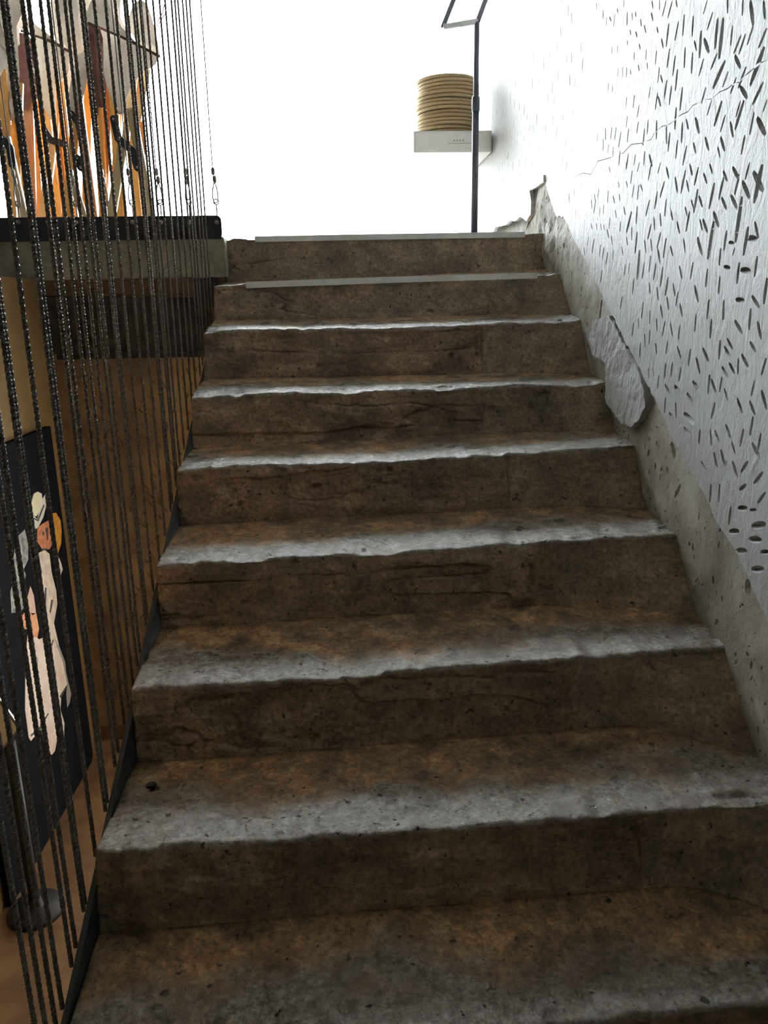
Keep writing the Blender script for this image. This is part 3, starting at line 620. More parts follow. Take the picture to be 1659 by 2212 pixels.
stairs = empty('staircase', (0, 0, 0)); stairs['kind'] = 'structure'; stairs['label'] = 'worn brown concrete flight of stairs'
step_objs = {}
for k in range(1, NSTEP + 1):
    nu = NU if k <= 9 else 60
    x = np.linspace(0, XW + 0.004, nu); s = np.clip(x / XW, 0, 1)
    ny, nz = interp_nose(k, s); dy, dz = step_offsets(k, x)
    if k == 1: dy, dz = dy * 0.3, dz * 0.3
    ny, nz = ny + dy, nz + dz
    by, bz = interp_base(k, s); oy, oz = base_offsets(k, x); by, bz = by + oy, bz + oz
    py_, pz = interp_base(k - 1, s)
    if k > 1: oy, oz = base_offsets(k - 1, x); py_, pz = py_ + oy, pz + oz
    rad = 0.007 + 0.007 * (0.5 + 0.5 * fbm(x * 7, k * 3.3, 20.0, 3))
    if k <= 2: rad = rad * 0.6
    rows = []; wear = []; patch = []; ris = []
    nt_ = 44 if k <= 9 else 10
    for t in np.linspace(0, 1, nt_) ** 0.8:
        yy = py_ + (ny + rad - py_) * t; zz = pz + (nz - pz) * t
        # treads dip towards the riser and swell at the nosing
        dist = yy - ny
        amp = np.clip(t * 6, 0, 1)
        wn = sstep(0.20, 0.02, dist + 0.15 * fbm(x * 4, yy * 6, k * 1.9, 5))
        nn = 0.0045 * fbm(x * 7, yy * 7, k * 2.1, 4) * amp + 0.0024 * fbm(x * 34, yy * 44, k, 4) * amp * (0.35 + wn)
        flak = np.clip(fbm(x * 9, yy * 16, k * 3.7 + 40, 4) - 0.20, 0, 0.25) * wn * 0.028
        rows.append(np.column_stack([x, yy, zz + nn - flak])); wear.append(wn * (0.55 + 0.45 * sstep(-0.4, 0.4, fbm(x * 11, yy * 13, k + 60.0, 4)))); patch.append(0 * x); ris.append(0 * x)
    lastn = rows[-1][:, 2] - nz
    for a in np.linspace(0, math.pi / 2, 7)[1:]:
        rows.append(np.column_stack([x, ny + rad - rad * np.sin(a), nz - rad + rad * np.cos(a) + lastn * math.cos(a)]))
        wear.append((0.9 - 0.75 * (a / 1.57)) + 0 * x); patch.append(0 * x); ris.append(a / 1.57 + 0 * x)
    nr_ = 54 if k <= 9 else 12
    seam = SEAM.get(k, 1.4)
    for t in np.linspace(0, 1, nr_)[1:]:
        zz = (nz - rad) + (bz - nz + rad) * t; yy0 = ny + (by - ny) * t
        left = sstep(seam + 0.004, seam - 0.004, x)
        lay = fbm(x * 1.5, zz * 13 + k * 3.7, k * 5.1, 2) + 0.16 * fbm(x * 8, zz * 16, k * 1.3, 3) + 0.09 * fbm(x * 34, zz * 40, k * 2.9, 3)
        pm = sstep(-0.25, 0.25, fbm(x * 2.6, zz * 5, k * 4.4 + 70, 3))
        ledge = sstep(-0.05, 0.05, lay) - 0.5
        crk = np.exp(-(lay / 0.030) ** 2) * pm
        disp = left * (0.0065 * ledge * pm + 0.010 * crk + 0.0055 * fbm(x * 7, zz * 12, k * 2.2, 5)) + (1 - left) * (0.0025 * fbm(x * 10, zz * 10, k * 3.2, 4) + 0.004)
        holes = np.clip(fbm(x * 24, zz * 24, k * 8.2, 2) - 0.52, 0, 1) * 0.05
        disp = disp + 0.0042 * fbm(x * 40, zz * 55, k * 1.2, 4) + holes
        seam_d = -0.0 + 0.006 * np.exp(-((x - seam) / 0.004) ** 2)
        fade = np.clip((t * (1 - t)) * 9, 0, 1) * (0.4 if k == 1 else 1)
        rows.append(np.column_stack([x, yy0 + (disp + seam_d) * fade, zz])); wear.append(0 * x); patch.append((1 - left) * 0.75 * (0.6 + 0.4 * fbm(x * 6, zz * 9, k, 3))); ris.append(1 + 0 * x)
        if k <= 2: patch[-1] = np.maximum(patch[-1], 0.45 + 0.4 * fbm(x * 5, zz * 9, k * 9.9, 4))  # mottled concrete, with flare brightness painted into the upper two risers
    # sink the skin below the next tread and close the body behind it
    rows.append(np.column_stack([x, by, bz - 0.03])); wear.append(0 * x); patch.append(0 * x); ris.append(1 + 0 * x)
    rows.append(np.column_stack([x, py_, bz - 0.03])); wear.append(0 * x); patch.append(0 * x); ris.append(1 + 0 * x)
    V = np.array(rows); nr = len(rows); idx = np.arange(nr * nu).reshape(nr, nu)
    q = np.stack([idx[:-1, :-1], idx[1:, :-1], idx[1:, 1:], idx[:-1, 1:]], -1).reshape(-1, 4)
    fl = [tuple(a) for a in q.tolist()] + [tuple(idx[::-1, 0].tolist()), tuple(idx[:, -1].tolist())] + [(idx[0, i], idx[0, i + 1], idx[-1, i + 1], idx[-1, i]) for i in range(nu - 1)]
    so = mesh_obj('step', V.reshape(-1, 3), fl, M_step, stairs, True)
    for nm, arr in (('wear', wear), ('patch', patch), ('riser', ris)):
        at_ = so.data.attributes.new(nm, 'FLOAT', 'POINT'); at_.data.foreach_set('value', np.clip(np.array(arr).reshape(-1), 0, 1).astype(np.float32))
    so['label'] = ['', 'landing riser of mottled brown concrete', 'second riser with pale nosing strip'][k] if k <= 2 else 'worn step'
    step_objs[k] = so
# pale strips on the two upper nosings
def strip(k, x0, x1, parent):
    s0, s1 = x0 / XW, x1 / XW; a = interp_nose(k, s0); b = interp_nose(k, s1)
    mb = MB(); n = 24; v = []; f = []
    for i in range(n + 1):
        t = i / n; X = x0 + (x1 - x0) * t; y = a[0] + (b[0] - a[0]) * t - 0.006; z = a[1] + (b[1] - a[1]) * t + 0.006 + 0.0012 * math.sin(3 * t)
        for (dy, dz) in ((0, 0), (0, -0.022), (0.003, -0.022), (0.003, -0.003), (0.035, -0.003), (0.035, 0)): v.append((X, y + dy, z + dz))
    for i in range(n):
        for j in range(6): f.append((i * 6 + j, (i + 1) * 6 + j, (i + 1) * 6 + (j + 1) % 6, i * 6 + (j + 1) % 6))
    f += [tuple(range(6)), tuple(reversed(range(n * 6, n * 6 + 6)))]
    mb.add(v, f); o = mb.build('nosing_strip', M_strip, parent); o['label'] = 'pale metal nosing strip'
strip(1, 0.126, 1.216, step_objs[1]); strip(2, 0.117, 1.201, step_objs[2])
# dark steel plate up the open side of the flight
def zs(y): return -0.834 + 0.535 * (y + 1.267)
pl = [(0.02, zs(0.02)), (-3.5, zs(-3.5)), (-3.5, zs(-3.5) - 0.17), (0.02, zs(0.02) - 0.17)]
o = add_sheet('stringer_plate', M_stringer, stairs, pl, lambda u, v, d: (-0.014 + d, u, v), 0.010)

# ================================================================== ROPES along the open side
ORD = 'first second third fourth fifth sixth seventh eighth ninth tenth eleventh twelfth thirteenth fourteenth fifteenth sixteenth seventeenth eighteenth nineteenth twentieth'.split()
def ordinal(n):
    if n <= 20: return ORD[n - 1]
    return {2: 'twenty-', 3: 'thirty-', 4: 'forty-'}[n // 10] + ORD[n % 10 - 1] if n % 10 else {3: 'thirtieth', 4: 'fortieth'}[n // 10]
x700 = [-180, -150, -121, -95, -52, -33, 2, 8.5, 53.5, 94, 101.5, 133, 145, 168, 183, 200, 216, 226, 247, 252.5, 273, 295, 314, 332, 337, 349, 354, 362, 375, 388, 401, 412, 424, 431, 437, 446, 453, 460]
ROPE_X = -0.032
def rope_mesh(y, z0, z1, r, lean):
    n = 9; pitch = 0.036; dz = 0.006; cnt = int((z1 - z0) / dz); z = np.linspace(z0, z1, cnt)
    th = np.arange(n) * 2 * math.pi / n
    prof = r * (0.80 + 0.24 * np.abs(np.cos(1.5 * th)))
    ang = th[None, :] + (2 * math.pi * z / pitch)[:, None]
    vx = prof[None, :] * np.cos(ang); vy = prof[None, :] * np.sin(ang) + (lean * (z - z0) / (z1 - z0))[:, None]
    V = np.stack([vx, vy, np.repeat((z - z0)[:, None], n, 1)], -1).reshape(-1, 3)
    i = np.arange(cnt - 1)[:, None] * n + np.arange(n)[None, :]; j = np.arange(cnt - 1)[:, None] * n + ((np.arange(n) + 1) % n)[None, :]
    F = np.stack([i, j, j + n, i + n], -1).reshape(-1, 4)
    return V, [tuple(a) for a in F.tolist()] + [tuple(range(n - 1, -1, -1)), tuple(range((cnt - 1) * n, cnt * n))]
xs_r = sorted(x700, reverse=True)
for i, px in enumerate(xs_r):
    y = at(px, 700, 'x', ROPE_X)[1]; z0 = zs(y) - 0.05; z1 = ZC - 0.001
    z1v = z1
    V, F = rope_mesh(y, z0, z1v, 0.0034 if px > 340 else (0.0038 if px > 150 else 0.0045), random.uniform(-0.002, 0.002))
    o = mesh_obj('rope', V + np.array([ROPE_X, y, z0]), F, M_rope, None, False, (ROPE_X, y, z0))
    tag(o, 'taut dark twisted rope beside the stairs, %s counted down from the landing' % ordinal(i + 1), 'rope', 'ropes strung along the open side of the stairs')

# ================================================================== LANDING EDGE: black plate, hooks and cables
YP = -0.092
plate = empty('edge_plate', (0, YP, 0.0)); tag(plate, 'long black steel plate bolted on the landing edge', 'plate')
out = [(-1.6, -0.005), (0.008, -0.005), (0.012, 0.02)]
for a in np.linspace(0, math.pi / 2, 7): out.append((-0.006 + 0.018 * math.cos(a), 0.062 + 0.018 * math.sin(a)))
out += [(-1.6, 0.082)]
add_sheet('plate_body', M_blackmetal, plate, out, lambda u, v, d: (u, YP + d, v), 0.010)
hook_px = [35, 100, 160, 225, 282, 343, 405, 464]
for i, px in enumerate(hook_px):
    q = at(px + 4, 480, 'y', YP - 0.002)
    MB().lathe([(0.0085, 0), (0.0085, 0.003), (0.006, 0.006), (0.002, 0.0072)], n=14)
    mb = MB(); mb.lathe([(0.0002, 0.0), (0.0085, 0.0), (0.0085, 0.003), (0.006, 0.006), (0.0005, 0.0072)], n=14)
    v = np.array(mb.v); v = np.column_stack([v[:, 0] + q[0], YP - v[:, 2], v[:, 1] + q[2]])
    bo = mesh_obj('bolt', v, mb.f, M_steel, plate, True)
    # cable: eye rod, carabiner, two ferrules, wire
    cx, cyy = q[0], YP + 0.02
    zb = 0.0825
    root = empty('wire_cable', (cx, cyy, zb))
    tag(root, 'thin steel cable with spring hook above the black plate, %s from the stairs' % (ORD[len(hook_px) - 1 - i]), 'cable', 'hooked cables along the landing edge')
    ring = [(cx + 0.010 * math.cos(a), cyy, zb + 0.048 + 0.010 * math.sin(a)) for a in np.linspace(0, 2 * math.pi, 16, endpoint=False)]
    MB().tube([(cx, cyy, zb - 0.03), (cx, cyy, zb + 0.038)], 0.0028, 8).tube(ring, 0.0024, 7, closed=True).build('eye_bolt', M_steel, root, True)
    hk = []
    for a in np.linspace(0, 2 * math.pi, 26, endpoint=False):
        ww = 0.013 - 0.007 * (0.5 + 0.5 * math.sin(a)); hk.append((cx - 0.002 + ww * math.cos(a), cyy + 0.004, zb + 0.080 + 0.036 * math.sin(a)))
    MB().tube(hk, 0.0026, 7, closed=True).build('spring_hook', M_steel, root, True)
    for j, zz in enumerate((0.128, 0.156)):
        MB().tube([(cx - 0.004 * j, cyy, zb + zz - 0.013), (cx - 0.004 * j, cyy, zb + zz - 0.009), (cx - 0.004 * j, cyy, zb + zz + 0.008), (cx - 0.004 * j, cyy, zb + zz + 0.013)], [0.004, 0.0075, 0.0075, 0.004], 10).build('ferrule', M_steel, root, True)
    MB().tube([(cx - 0.003, cyy, zb + 0.112), (cx - 0.005, cyy, zb + 0.2), (cx - 0.008, cyy, ZC)], 0.0022, 7).build('wire', M_rope, root, True)

# ================================================================== LOWER LEVEL
# dark plank and wooden boards under the landing
o = add_sheet('dark_plank', M_darkwood, None, roughen([(-0.685, -0.425), (-0.06, -0.425), (-0.06, -0.215), (-0.70 + 0.004, -0.205), (-0.695, -0.30)], 0.05, 0.003, 12), lambda u, v, d: (u, YB - 0.032 + d, v), 0.0318)
tag(o, 'dark weathered plank fixed to the wall under the landing', 'plank')
o = MB().box((-0.695, YB - 0.018, -0.204), (-0.11, YB - 0.0002, -0.147), 0.002).build('wood_batten', M_midwood); tag(o, 'thin brown wooden batten just below the landing beam', 'batten')
o = MB().box((-0.108, YB - 0.03, -0.255), (-0.022, YB - 0.0002, -0.147), 0.003).build('metal_bracket', M_blackmetal); tag(o, 'small black bracket under the landing beam beside the stairs', 'bracket')
o = MB().box((-0.66, YB - 0.05, -0.447), (-0.07, YB - 0.0002, -0.4275), 0.002).build('ledge_bar', M_blackmetal); tag(o, 'thin black bar along the bottom of the dark plank', 'bar')

# black display board with a painted figure
BX = XL + 0.022
board = empty('display_board', (BX, -0.63, ZF)); tag(board, 'tall black board with painted hatted figures against the ochre wall', 'board')
def bq(px, py, x=BX): q = at(px, py, 'x', x); return (q[1], q[2])
y0b, y1b = -1.075, -0.215; z0b, z1b = ZF + 0.001, -0.692
ob = [(y0b, z0b), (y1b - 0.03, z0b)] + [(y1b - 0.03 + 0.03 * math.sin(a), z0b + 0.03 - 0.03 * math.cos(a)) for a in np.linspace(0, math.pi / 2, 6)[1:]] + [(y1b, z1b), (y0b, z1b)]
add_sheet('board_panel', M_board, board, ob, lambda u, v, d: (BX - d, u, v), 0.0195)
def paint(name, crop, pts, col, lift=0.0012, var=0.15, col2=None, sc=30):
    ox, oy, s = crop
    mt = simple(name + '_paint', col, 0.6, var=var, scale=sc, col2=col2)
    poly = [bq(ox + a / s, oy + b / s) for a, b in pts]
    add_sheet(name, mt, board, poly, lambda u, v, d: (BX + lift - d, u, v), lift - 0.0001)
c3, c4 = (0, 900, 4.1475), (0, 1350, 4.1475)
paint('painted_sleeve', c3, [(160,1070),(220,1010),(250,1150),(250,1280),(210,1370),(230,1420),(190,1600),(220,1700),(180,1750),(100,1760),(90,1560),(130,1450),(110,1320),(130,1180)], (0.34, 0.35, 0.33), 0.0011, col2=(0.07, 0.08, 0.08), sc=45)
paint('painted_hair', c3, [(455,870),(500,860),(540,930),(550,1030),(545,1140),(515,1230),(490,1180),(470,1050)], (0.72, 0.38, 0.05), 0.0012, col2=(0.50, 0.20, 0.03), sc=70)
paint('painted_face', c3, [(330,1000),(380,960),(430,930),(460,1000),(460,1150),(440,1190),(370,1180),(330,1120)], (0.62, 0.27, 0.14), 0.0014, col2=(0.40, 0.13, 0.06), sc=50)
paint('painted_hat_brim', c3, [(262,850),(285,740),(292,880),(330,920),(372,745),(400,700),(410,800),(385,900),(340,990),(300,1015),(275,960)], (0.66, 0.68, 0.60), 0.0016)
paint('painted_hat_crown', c3, [(300,690),(335,672),(370,690),(375,740),(350,850),(320,895),(285,880),(275,820),(285,740)], (0.78, 0.74, 0.55), 0.0020)
paint('painted_bodice', c3, [(345,1220),(400,1195),(440,1230),(460,1400),(500,1560),(510,1680),(480,1850),(530,2074),(420,2074),(400,1800),(370,1600),(330,1350)], (0.76, 0.70, 0.60), 0.0015, col2=(0.56, 0.46, 0.40))
paint('painted_shoulder', c3, [(515,1240),(545,1310),(560,1370),(535,1430),(520,1400)], (0.72, 0.68, 0.66), 0.0013)
paint('painted_waist', c3, [(270,1520),(300,1600),(320,1760),(260,1760),(225,1680)], (0.66, 0.46, 0.36), 0.0013)
paint('painted_skirt', c4, [(245,90),(300,80),(345,130),(420,100),(470,60),(500,150),(560,330),(600,530),(545,640),(540,760),(575,880),(570,1020),(545,1035),(520,960),(490,1130),(460,1165),(420,1120),(360,930),(275,1040),(255,1010),(222,760),(225,300)], (0.78, 0.73, 0.64), 0.0012, col2=(0.66, 0.50, 0.45), sc=14)
paint('painted_fold', c4, [(480,110),(530,200),(580,330),(590,430),(635,620),(620,700),(600,740),(590,620),(600,530),(560,330)], (0.30, 0.30, 0.29), 0.0017)
paint('painted_shade', c4, [(300,270),(340,300),(330,420),(310,480),(290,400)], (0.36, 0.37, 0.34), 0.0018)
paint('painted_shade', c4, [(470,420),(500,400),(500,540),(480,580)], (0.36, 0.37, 0.34), 0.0018)
paint('painted_hands', c3, [(190,1790),(230,1735),(290,1780),(320,1760),(345,1900),(330,1980),(300,1970),(260,1910),(205,1900)], (0.66, 0.23, 0.08), 0.0021, col2=(0.70, 0.40, 0.22), sc=50)

INK = (0.06, 0.055, 0.06)
for nm, crop, pts in (('painted_line', c3, [(300,905),(330,925),(385,790),(392,795),(338,940),(300,918)]), ('painted_line', c3, [(365,1185),(410,1178),(405,1198),(372,1200)]),
                      ('painted_line', c3, [(405,1000),(425,990),(428,1100),(418,1110)]), ('painted_line', c3, [(375,1035),(392,1030),(392,1060),(378,1062)]),
                      ('painted_line', c3, [(340,1240),(352,1300),(372,1400),(362,1400),(342,1300)]), ('painted_line', c3, [(400,1530),(412,1535),(405,1700),(425,1840),(415,1840),(393,1700)]),
                      ('painted_line', c3, [(455,1640),(470,1645),(450,1760),(440,1750)]), ('painted_line', c4, [(270,985),(350,915),(425,790),(432,795),(358,930),(275,1000)]),
                      ('painted_line', c4, [(425,205),(450,190),(470,130),(478,135),(458,200),(432,215)]), ('painted_line', c4, [(530,640),(590,545),(596,555),(540,655)])):
    paint(nm, crop, pts, INK, 0.0026)
# sign stand on the lower floor
sx, sy_ = -0.588, -1.10
st = empty('sign_stand', (sx, sy_, ZF)); tag(st, 'black pole stand with round base and cream sign panel on the lower floor', 'sign stand')
MB().lathe([(0.0885, 0.0), (0.0885, 0.010), (0.083, 0.018), (0.03, 0.024), (0.022, 0.03), (0.020, 0.05)], (sx, sy_, ZF), 40).build('base', M_blackmetal, st, True)
MB().tube([(sx, sy_, ZF + 0.03), (sx, sy_, ZF + 0.62)], 0.017, 16).build('pole', M_blackmetal, st, True)
M_cream = simple('cream_card', (0.66, 0.55, 0.36), 0.6, var=0.08, scale=20)
c0 = np.array(at(38, 1573, 'y', sy_)); u1 = np.array(at(0, 1520, 'y', sy_ - 0.03)) - c0; u2 = np.array(at(0, 1618, 'y', sy_ - 0.02)) - c0
u1 = u1 / np.linalg.norm(u1) * 0.14; u2 = u2 / np.linalg.norm(u2) * 0.19
def card(o0, sc, lift, th):
    a = o0; nrm = np.cross(u2, u1); nrm /= np.linalg.norm(nrm)
    if nrm[1] > 0: nrm = -nrm
    f_ = [o0 + nrm * lift, o0 + u1 * sc + nrm * lift, o0 + u1 * sc + u2 * sc + nrm * lift, o0 + u2 * sc + nrm * lift]
    return MB().add(f_ + [p - nrm * th for p in f_], [(0, 1, 2, 3), (7, 6, 5, 4), (0, 4, 5, 1), (1, 5, 6, 2), (2, 6, 7, 3), (3, 7, 4, 0)])
card(c0, 1.0, 0.004, 0.003).build('sign_panel', M_cream, st)
for (a, d) in ((c0 - u2 * 0.035, u1), (c0 - u1 * 0.035, u2)):
    MB().bar(a, a + d * 1.02, 0.006, 0.008).build('sign_rail', M_steel, st)

# ================================================================== UPPER FLOOR, LEFT: folding sling chairs
def cpt(px, py, y): return np.array(at(px, py, 'y', y))
def chair(name_label, slats, brackets, panels, base_px, group='folding sling chairs on the landing', dep=0.40):
    base = cpt(*base_px, dep); root = empty('folding_sling_chair', (base[0], dep, 0.0)); tag(root, name_label, 'chair', group)
    for (x0, y0, x1, y1, wpx, y, mi) in slats:
        a = cpt(x0, y0, y); b = cpt(x1, y1, y)
        b = a + (b - a) * ((a[2] - 0.001) / (a[2] - b[2])) if y1 >= 470 else b
        if y1 >= 470 and (y - dep) > 0.04: a = a + (a - b) * 0.28
        MB().bar(a, b, 1.25 * wpx / 1662 * (y + 3.35), 0.022).build('leg' if y1 >= 470 else 'arm', M_legs[mi], root)
    for (pts, y) in brackets:
        bo = MB()
        P_ = [cpt(a, b, y) for a, b in pts]
        for i in range(len(P_) - 1): bo.bar(P_[i], P_[i + 1], 0.030, 0.012)
        for q in P_: bo.tube([q + np.array([0, -0.0065, 0]), q + np.array([0, 0.0065, 0])], 0.015, 14)
        br = bo.build('hinge_bracket', M_blackmetal, root)
        for q in (P_[0], P_[-1]):
            MB().tube([q + np.array([0, -0.010, 0]), q + np.array([0, -0.006, 0])], 0.0055, 12).build('bolt', M_steel, br, True)
    for (nm, pts, y, mat, bulge) in panels:
        poly = [(cpt(a, b, y)[0], cpt(a, b, y)[2]) for a, b in pts]
        arr = np.array(poly); c = arr.mean(0); ext = (arr.max(0) - arr.min(0)) / 2
        def follow(u, v, c=c, ext=ext, bulge=bulge):
            rr = ((u - c[0]) / ext[0]) ** 2 + ((v - c[1]) / ext[1]) ** 2
            return -1.6 * bulge * np.clip(1 - rr, 0, 1) + 0.012 * fbm(u * 9, v * 5, 3.3, 3)
        add_sheet(nm, mat, root, poly, lambda u, v, d, y=y: (u, y + d, v), 0.003, 0.02, follow, smooth=False)
    return root
CV, LE = M_canvas, M_leather
chair('folding wooden chair with grey canvas sling, nearest the stairs',
      [(150,370,185,480,11,.33,1),(165,255,143,480,14,.50,0),(175,255,203,480,12,.47,2),(212,250,226,480,14,.52,0),(268,300,238,480,14,.33,1),(248,250,262,480,13,.50,0),(276,250,300,480,13,.53,0),(283,235,328,480,14,.34,1),(232,240,222,480,12,.55,2),(292,150,270,310,11,.44,1),(318,150,298,260,10,.50,1),(190,230,186,480,12,.57,0),(256,240,246,480,11,.58,0),(304,250,312,480,11,.57,2)],
      [([(155,248),(170,264),(178,302)], .31), ([(167,342),(175,362)], .31), ([(246,258),(256,300),(286,326),(297,362)], .31)],
      [('canvas_sling', [(222,62),(260,78),(300,98),(343,122),(336,140),(310,172),(290,198),(276,225),(272,246),(250,247),(225,160)], .40, CV, .05),
       ('sling_lining', [(190,50),(216,62),(226,95),(229,160),(230,200),(224,234),(214,232),(210,250),(205,235),(200,170),(196,110)], .45, LE, .02),
       ('sling_flap', [(186,40),(200,-5),(225,-25),(245,28),(268,65),(300,98),(260,80),(222,64),(190,50)], .37, CV, .03),
       ('hem_band', [(190,47),(222,60),(260,76),(300,95),(345,119),(344,125),(300,101),(260,82),(222,66),(190,53)], .345, M_leather, .0),
       ('leg_pocket', [(278,38),(286,16),(297,6),(309,4),(320,12),(332,45),(340,90),(347,125),(330,118),(300,98),(282,70)], .43, CV, .04),
       ('back_panel', [(196,-30),(262,-30),(262,40),(280,80),(250,90),(228,110),(200,100)], .56, CV, .02),
       ('side_gusset', [(168,120),(184,110),(192,150),(186,200),(170,238),(152,242),(148,205)], .48, CV, .02)], (250, 480))
chair('folding wooden chair with grey canvas sling, in the middle of the row',
      [(62,240,70,480,14,0.82,2),(73,245,88,480,10,0.87,0),(115,300,92,480,13,0.67,1),(100,240,128,480,11,0.80,0),(137,260,160,480,13,0.85,0),(118,240,112,480,14,0.89,0),(45,240,52,480,13,0.86,0),(82,240,100,480,12,0.92,0),(126,240,138,480,12,0.92,2),(150,240,150,480,11,0.90,0)],
      [([(98,284),(110,303),(141,312)], .65)],
      [('canvas_sling', [(50,66),(95,82),(128,98),(155,115),(158,130),(152,165),(130,200),(122,262),(110,258),(95,230),(80,160),(75,85)], .74, CV, .05),
       ('sling_lining', [(42,70),(62,75),(80,110),(82,150),(84,215),(72,205),(60,238),(45,235),(33,150),(36,100)], .79, LE, .02),
       ('sling_flap', [(25,50),(28,10),(45,0),(60,40),(85,60),(110,78),(130,97),(95,84),(50,70),(46,98),(36,104)], .71, CV, .03),
       ('hem_band', [(45,63),(95,79),(128,95),(152,110),(152,116),(128,102),(95,86),(45,70)], .685, M_leather, .0),
       ('back_panel', [(108,-30),(196,-30),(194,60),(190,130),(178,215),(160,240),(146,200),(150,165),(134,120),(112,60)], .86, CV, .02),
       ('leg_pocket', [(118,20),(135,-8),(160,-10),(176,20),(184,70),(186,130),(170,150),(152,118),(128,70)], .77, CV, .04)], (95, 480), dep=0.74)
chair('folding wooden chair with grey canvas sling, at the far left',
      [(10,240,28,480,14,.48,0),(37,262,31,480,15,.52,0),(14,296,56,480,11,.33,1),(-30,260,-12,480,13,.5,0),(-22,300,-45,480,12,.34,1)],
      [([(3,298),(22,320),(27,355)], .31)],
      [('canvas_sling', [(-60,60),(-30,75),(0,92),(14,110),(16,130),(10,170),(-4,200),(-20,250),(-40,240),(-52,160)], .40, CV, .05),
       ('leg_pocket', [(-18,10),(0,-12),(16,0),(26,50),(28,110),(14,128),(0,100)], .43, CV, .04),
       ('back_panel', [(-40,-30),(48,-30),(52,20),(40,60),(46,160),(36,250),(10,262),(-30,250)], .56, CV, .02),
       ('side_gusset', [(18,200),(34,196),(36,250),(24,262),(14,250)], .5, CV, .02)], (-10, 480))
M_pink = simple('pink_cord', (0.72, 0.12, 0.25), 0.6, var=0.2, scale=40)
cps = [cpt(a, b, 0.36) for a, b in [(358,-20),(356,8),(350,30),(342,44),(338,58),(345,50),(352,36),(358,30)]]
o = MB().tube(cps, 0.0022, 7).build('pink_cord', M_pink, None, True, cps[3]); tag(o, 'thin pink cord dangling beside the right chair sling', 'cord')

# ================================================================== UPPER FLOOR, RIGHT: shelf cabinet, woven trays, pole
cab = empty('wall_cabinet', (1.077, 1.12, 0.512)); tag(cab, 'white box cabinet mounted on the right wall above the landing', 'cabinet')
MB().box((0.860, 1.128, 0.512), (XW - 0.0205, 1.70, 0.617), 0.006).build('body', M_cab, cab)
MB().box((0.872, 1.118, 0.522), (XW - 0.034, 1.127, 0.607), 0.003).build('front_panel', M_cab, cab)
for i in range(4):
    x_ = 1.07 + 0.016 * i
    MB().bar((x_, 1.1172, 0.563), (x_ + 0.006, 1.1172, 0.571), 0.0025, 0.0015).build('vent_slot', M_blackmetal, cab)
MB().box((1.04, 1.1165, 0.553), (1.17, 1.1182, 0.5545)).build('seam_line', M_slab, cab)
TR, TZ, NT = 0.165, 0.0186, 15
tcx, tcy = XW - 0.068 - TR, 1.12 + 0.03 + TR
prof = [(0.0005, 0.0), (TR * 0.86, 0.0), (TR * 0.96, 0.004)]
tm = MB()
pr = [(0.001, 0.001), (TR * 0.84, 0.001), (TR * 0.93, 0.003)]
for a in np.linspace(-1.9, 2.2, 9): pr.append((TR - 0.008 + 0.0092 * math.cos(a), 0.0096 + 0.0086 * math.sin(a)))
pr += [(TR * 0.90, 0.012), (TR * 0.82, 0.006), (0.001, 0.005)]
tm.lathe(pr, (0, 0, 0), 72)
tv = np.array(tm.v); an = np.arctan2(tv[:, 1], tv[:, 0]); rr = np.hypot(tv[:, 0], tv[:, 1]); wv = 1 + 0.012 * np.sin(an * 36) * (rr > TR * 0.92); tv[:, 0] *= wv; tv[:, 1] *= wv
tray0 = None; rt = random.Random(2)
pos_word = ['bottom'] + [ordinal(i) + ' up from the bottom' for i in range(2, NT)] + ['top']
for i in range(NT):
    if tray0 is None:
        tray0 = mesh_obj('woven_tray', tv, tm.f, M_wicker, None, True); o = tray0
    else: o = tray0.copy(); C.objects.link(o)
    o.location = (tcx + rt.uniform(-.006, .006), tcy + rt.uniform(-.006, .006), 0.6172 + i * TZ); o.rotation_euler = (0, 0, rt.uniform(0, 6.28))
    tag(o, 'round woven straw tray stacked on the white cabinet, %s' % pos_word[i], 'tray', 'stack of woven trays')

ps = empty('pole_sign', (1.083, 0.5, 0.0)); tag(ps, 'dark telescopic pole with a tilted open sign frame on the landing', 'sign stand')
px_, py2 = 1.083, 0.5
MB().lathe([(0.13, 0.0005), (0.13, 0.008), (0.122, 0.014), (0.03, 0.018), (0.0175, 0.024)], (px_, py2, 0), 40).build('base', M_blackmetal, ps, True)
zc = at(1027, 225, 'y', 0.5)[2]
MB().tube([(px_, py2, 0.018), (px_, py2, zc)], 0.0150, 18).build('lower_tube', M_polemetal, ps, True)
MB().tube([(px_, py2, zc), (px_, py2, 0.918)], 0.0115, 18).build('upper_tube', M_polemetal, ps, True)
MB().lathe([(0.0152, -0.03), (0.0175, -0.028), (0.0178, 0.018), (0.0165, 0.028), (0.0118, 0.034)], (px_, py2, zc), 22).build('collar', M_polemetal, ps, True)
fr = [at(957, 58, 'y', 0.47), at(1032, 46, 'y', 0.50)]
upv = np.array(at(1051, -6, 'y', 0.60)) - np.array(fr[1]); upv /= np.linalg.norm(upv)
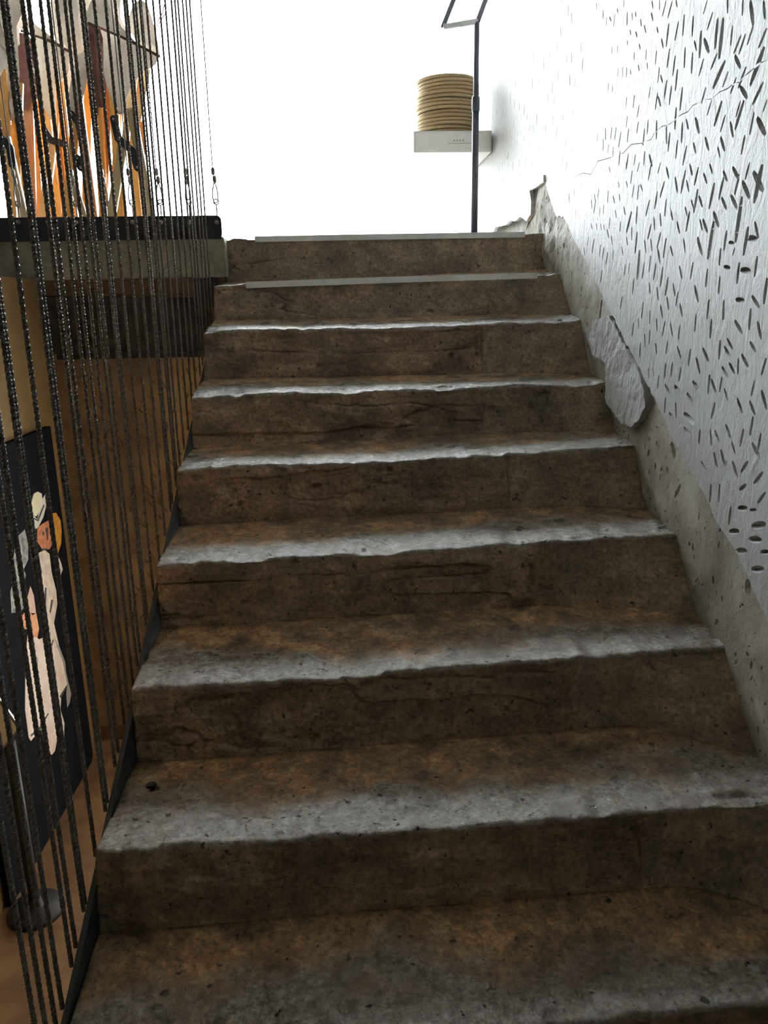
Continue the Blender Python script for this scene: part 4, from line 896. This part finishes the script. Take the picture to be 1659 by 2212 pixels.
bl, brr = np.array(fr[0]), np.array(fr[1]); HT = 0.42
for (a, b, mt_) in ((bl, bl + upv * HT, M_polemetal), (brr, brr + upv * HT, M_polemetal), (bl, brr, M_strip), (bl + upv * HT, brr + upv * HT, M_strip)):
    MB().bar(a, b, 0.020, 0.012, side=(0, 1, -0.3)).build('frame_bar', mt_, ps)
# ================================================================== seen through the glass
dec = empty('window_decal', (0, YWIN + 0.044, 1.5)); tag(dec, 'small teal vertical sticker on the bright window pane', 'sticker')
for (a, b) in ((131, 139), (143, 151), (152, 158), (159, 165), (166, 173)):
    q0 = at(841, b, 'y', YWIN + 0.0445); q1 = at(848, a, 'y', YWIN + 0.0445)
    x0, x1, z0, z1 = q0[0], q1[0], q0[2], q1[2]; t = 0.0035
    MB().box((x0, YWIN + 0.0435, z0), (x0 + t, YWIN + 0.0448, z1)).box((x1 - t, YWIN + 0.0435, z0), (x1, YWIN + 0.0448, z1)).box((x0, YWIN + 0.0435, z0), (x1, YWIN + 0.0448, z0 + t)).box((x0, YWIN + 0.0435, z1 - t), (x1, YWIN + 0.0448, z1)).build('character', M_decal, dec)
q0, q1 = at(662, 499, 'y', 7.0), at(868, 484, 'y', 7.0)
o = MB().box((q0[0], 7.0, -0.3), (q1[0], 7.5, q1[2]), 0.02).build('outdoor_bench', M_strip); tag(o, 'pale low bench outside beyond the window', 'bench')

pb = at(328, 1700, 'z', -1.186)
bm = bmesh.new(); bmesh.ops.create_icosphere(bm, subdivisions=2, radius=0.009)
for v_ in bm.verts:
    k_ = 1 + 0.35 * float(fbm(v_.co.x * 150, v_.co.y * 150, v_.co.z * 150, 2)); v_.co = Vector((v_.co.x * 1.2 * k_, v_.co.y * k_, v_.co.z * 0.7 * k_))
me = bpy.data.meshes.new('pebble'); bm.to_mesh(me); bm.free(); me.materials.append(M_blackmetal)
o = bpy.data.objects.new('pebble', me); C.objects.link(o)
o.location = (pb[0], pb[1], pb[2] + 0.004); tag(o, 'small dark pebble lying on the tread near the ropes', 'pebble')
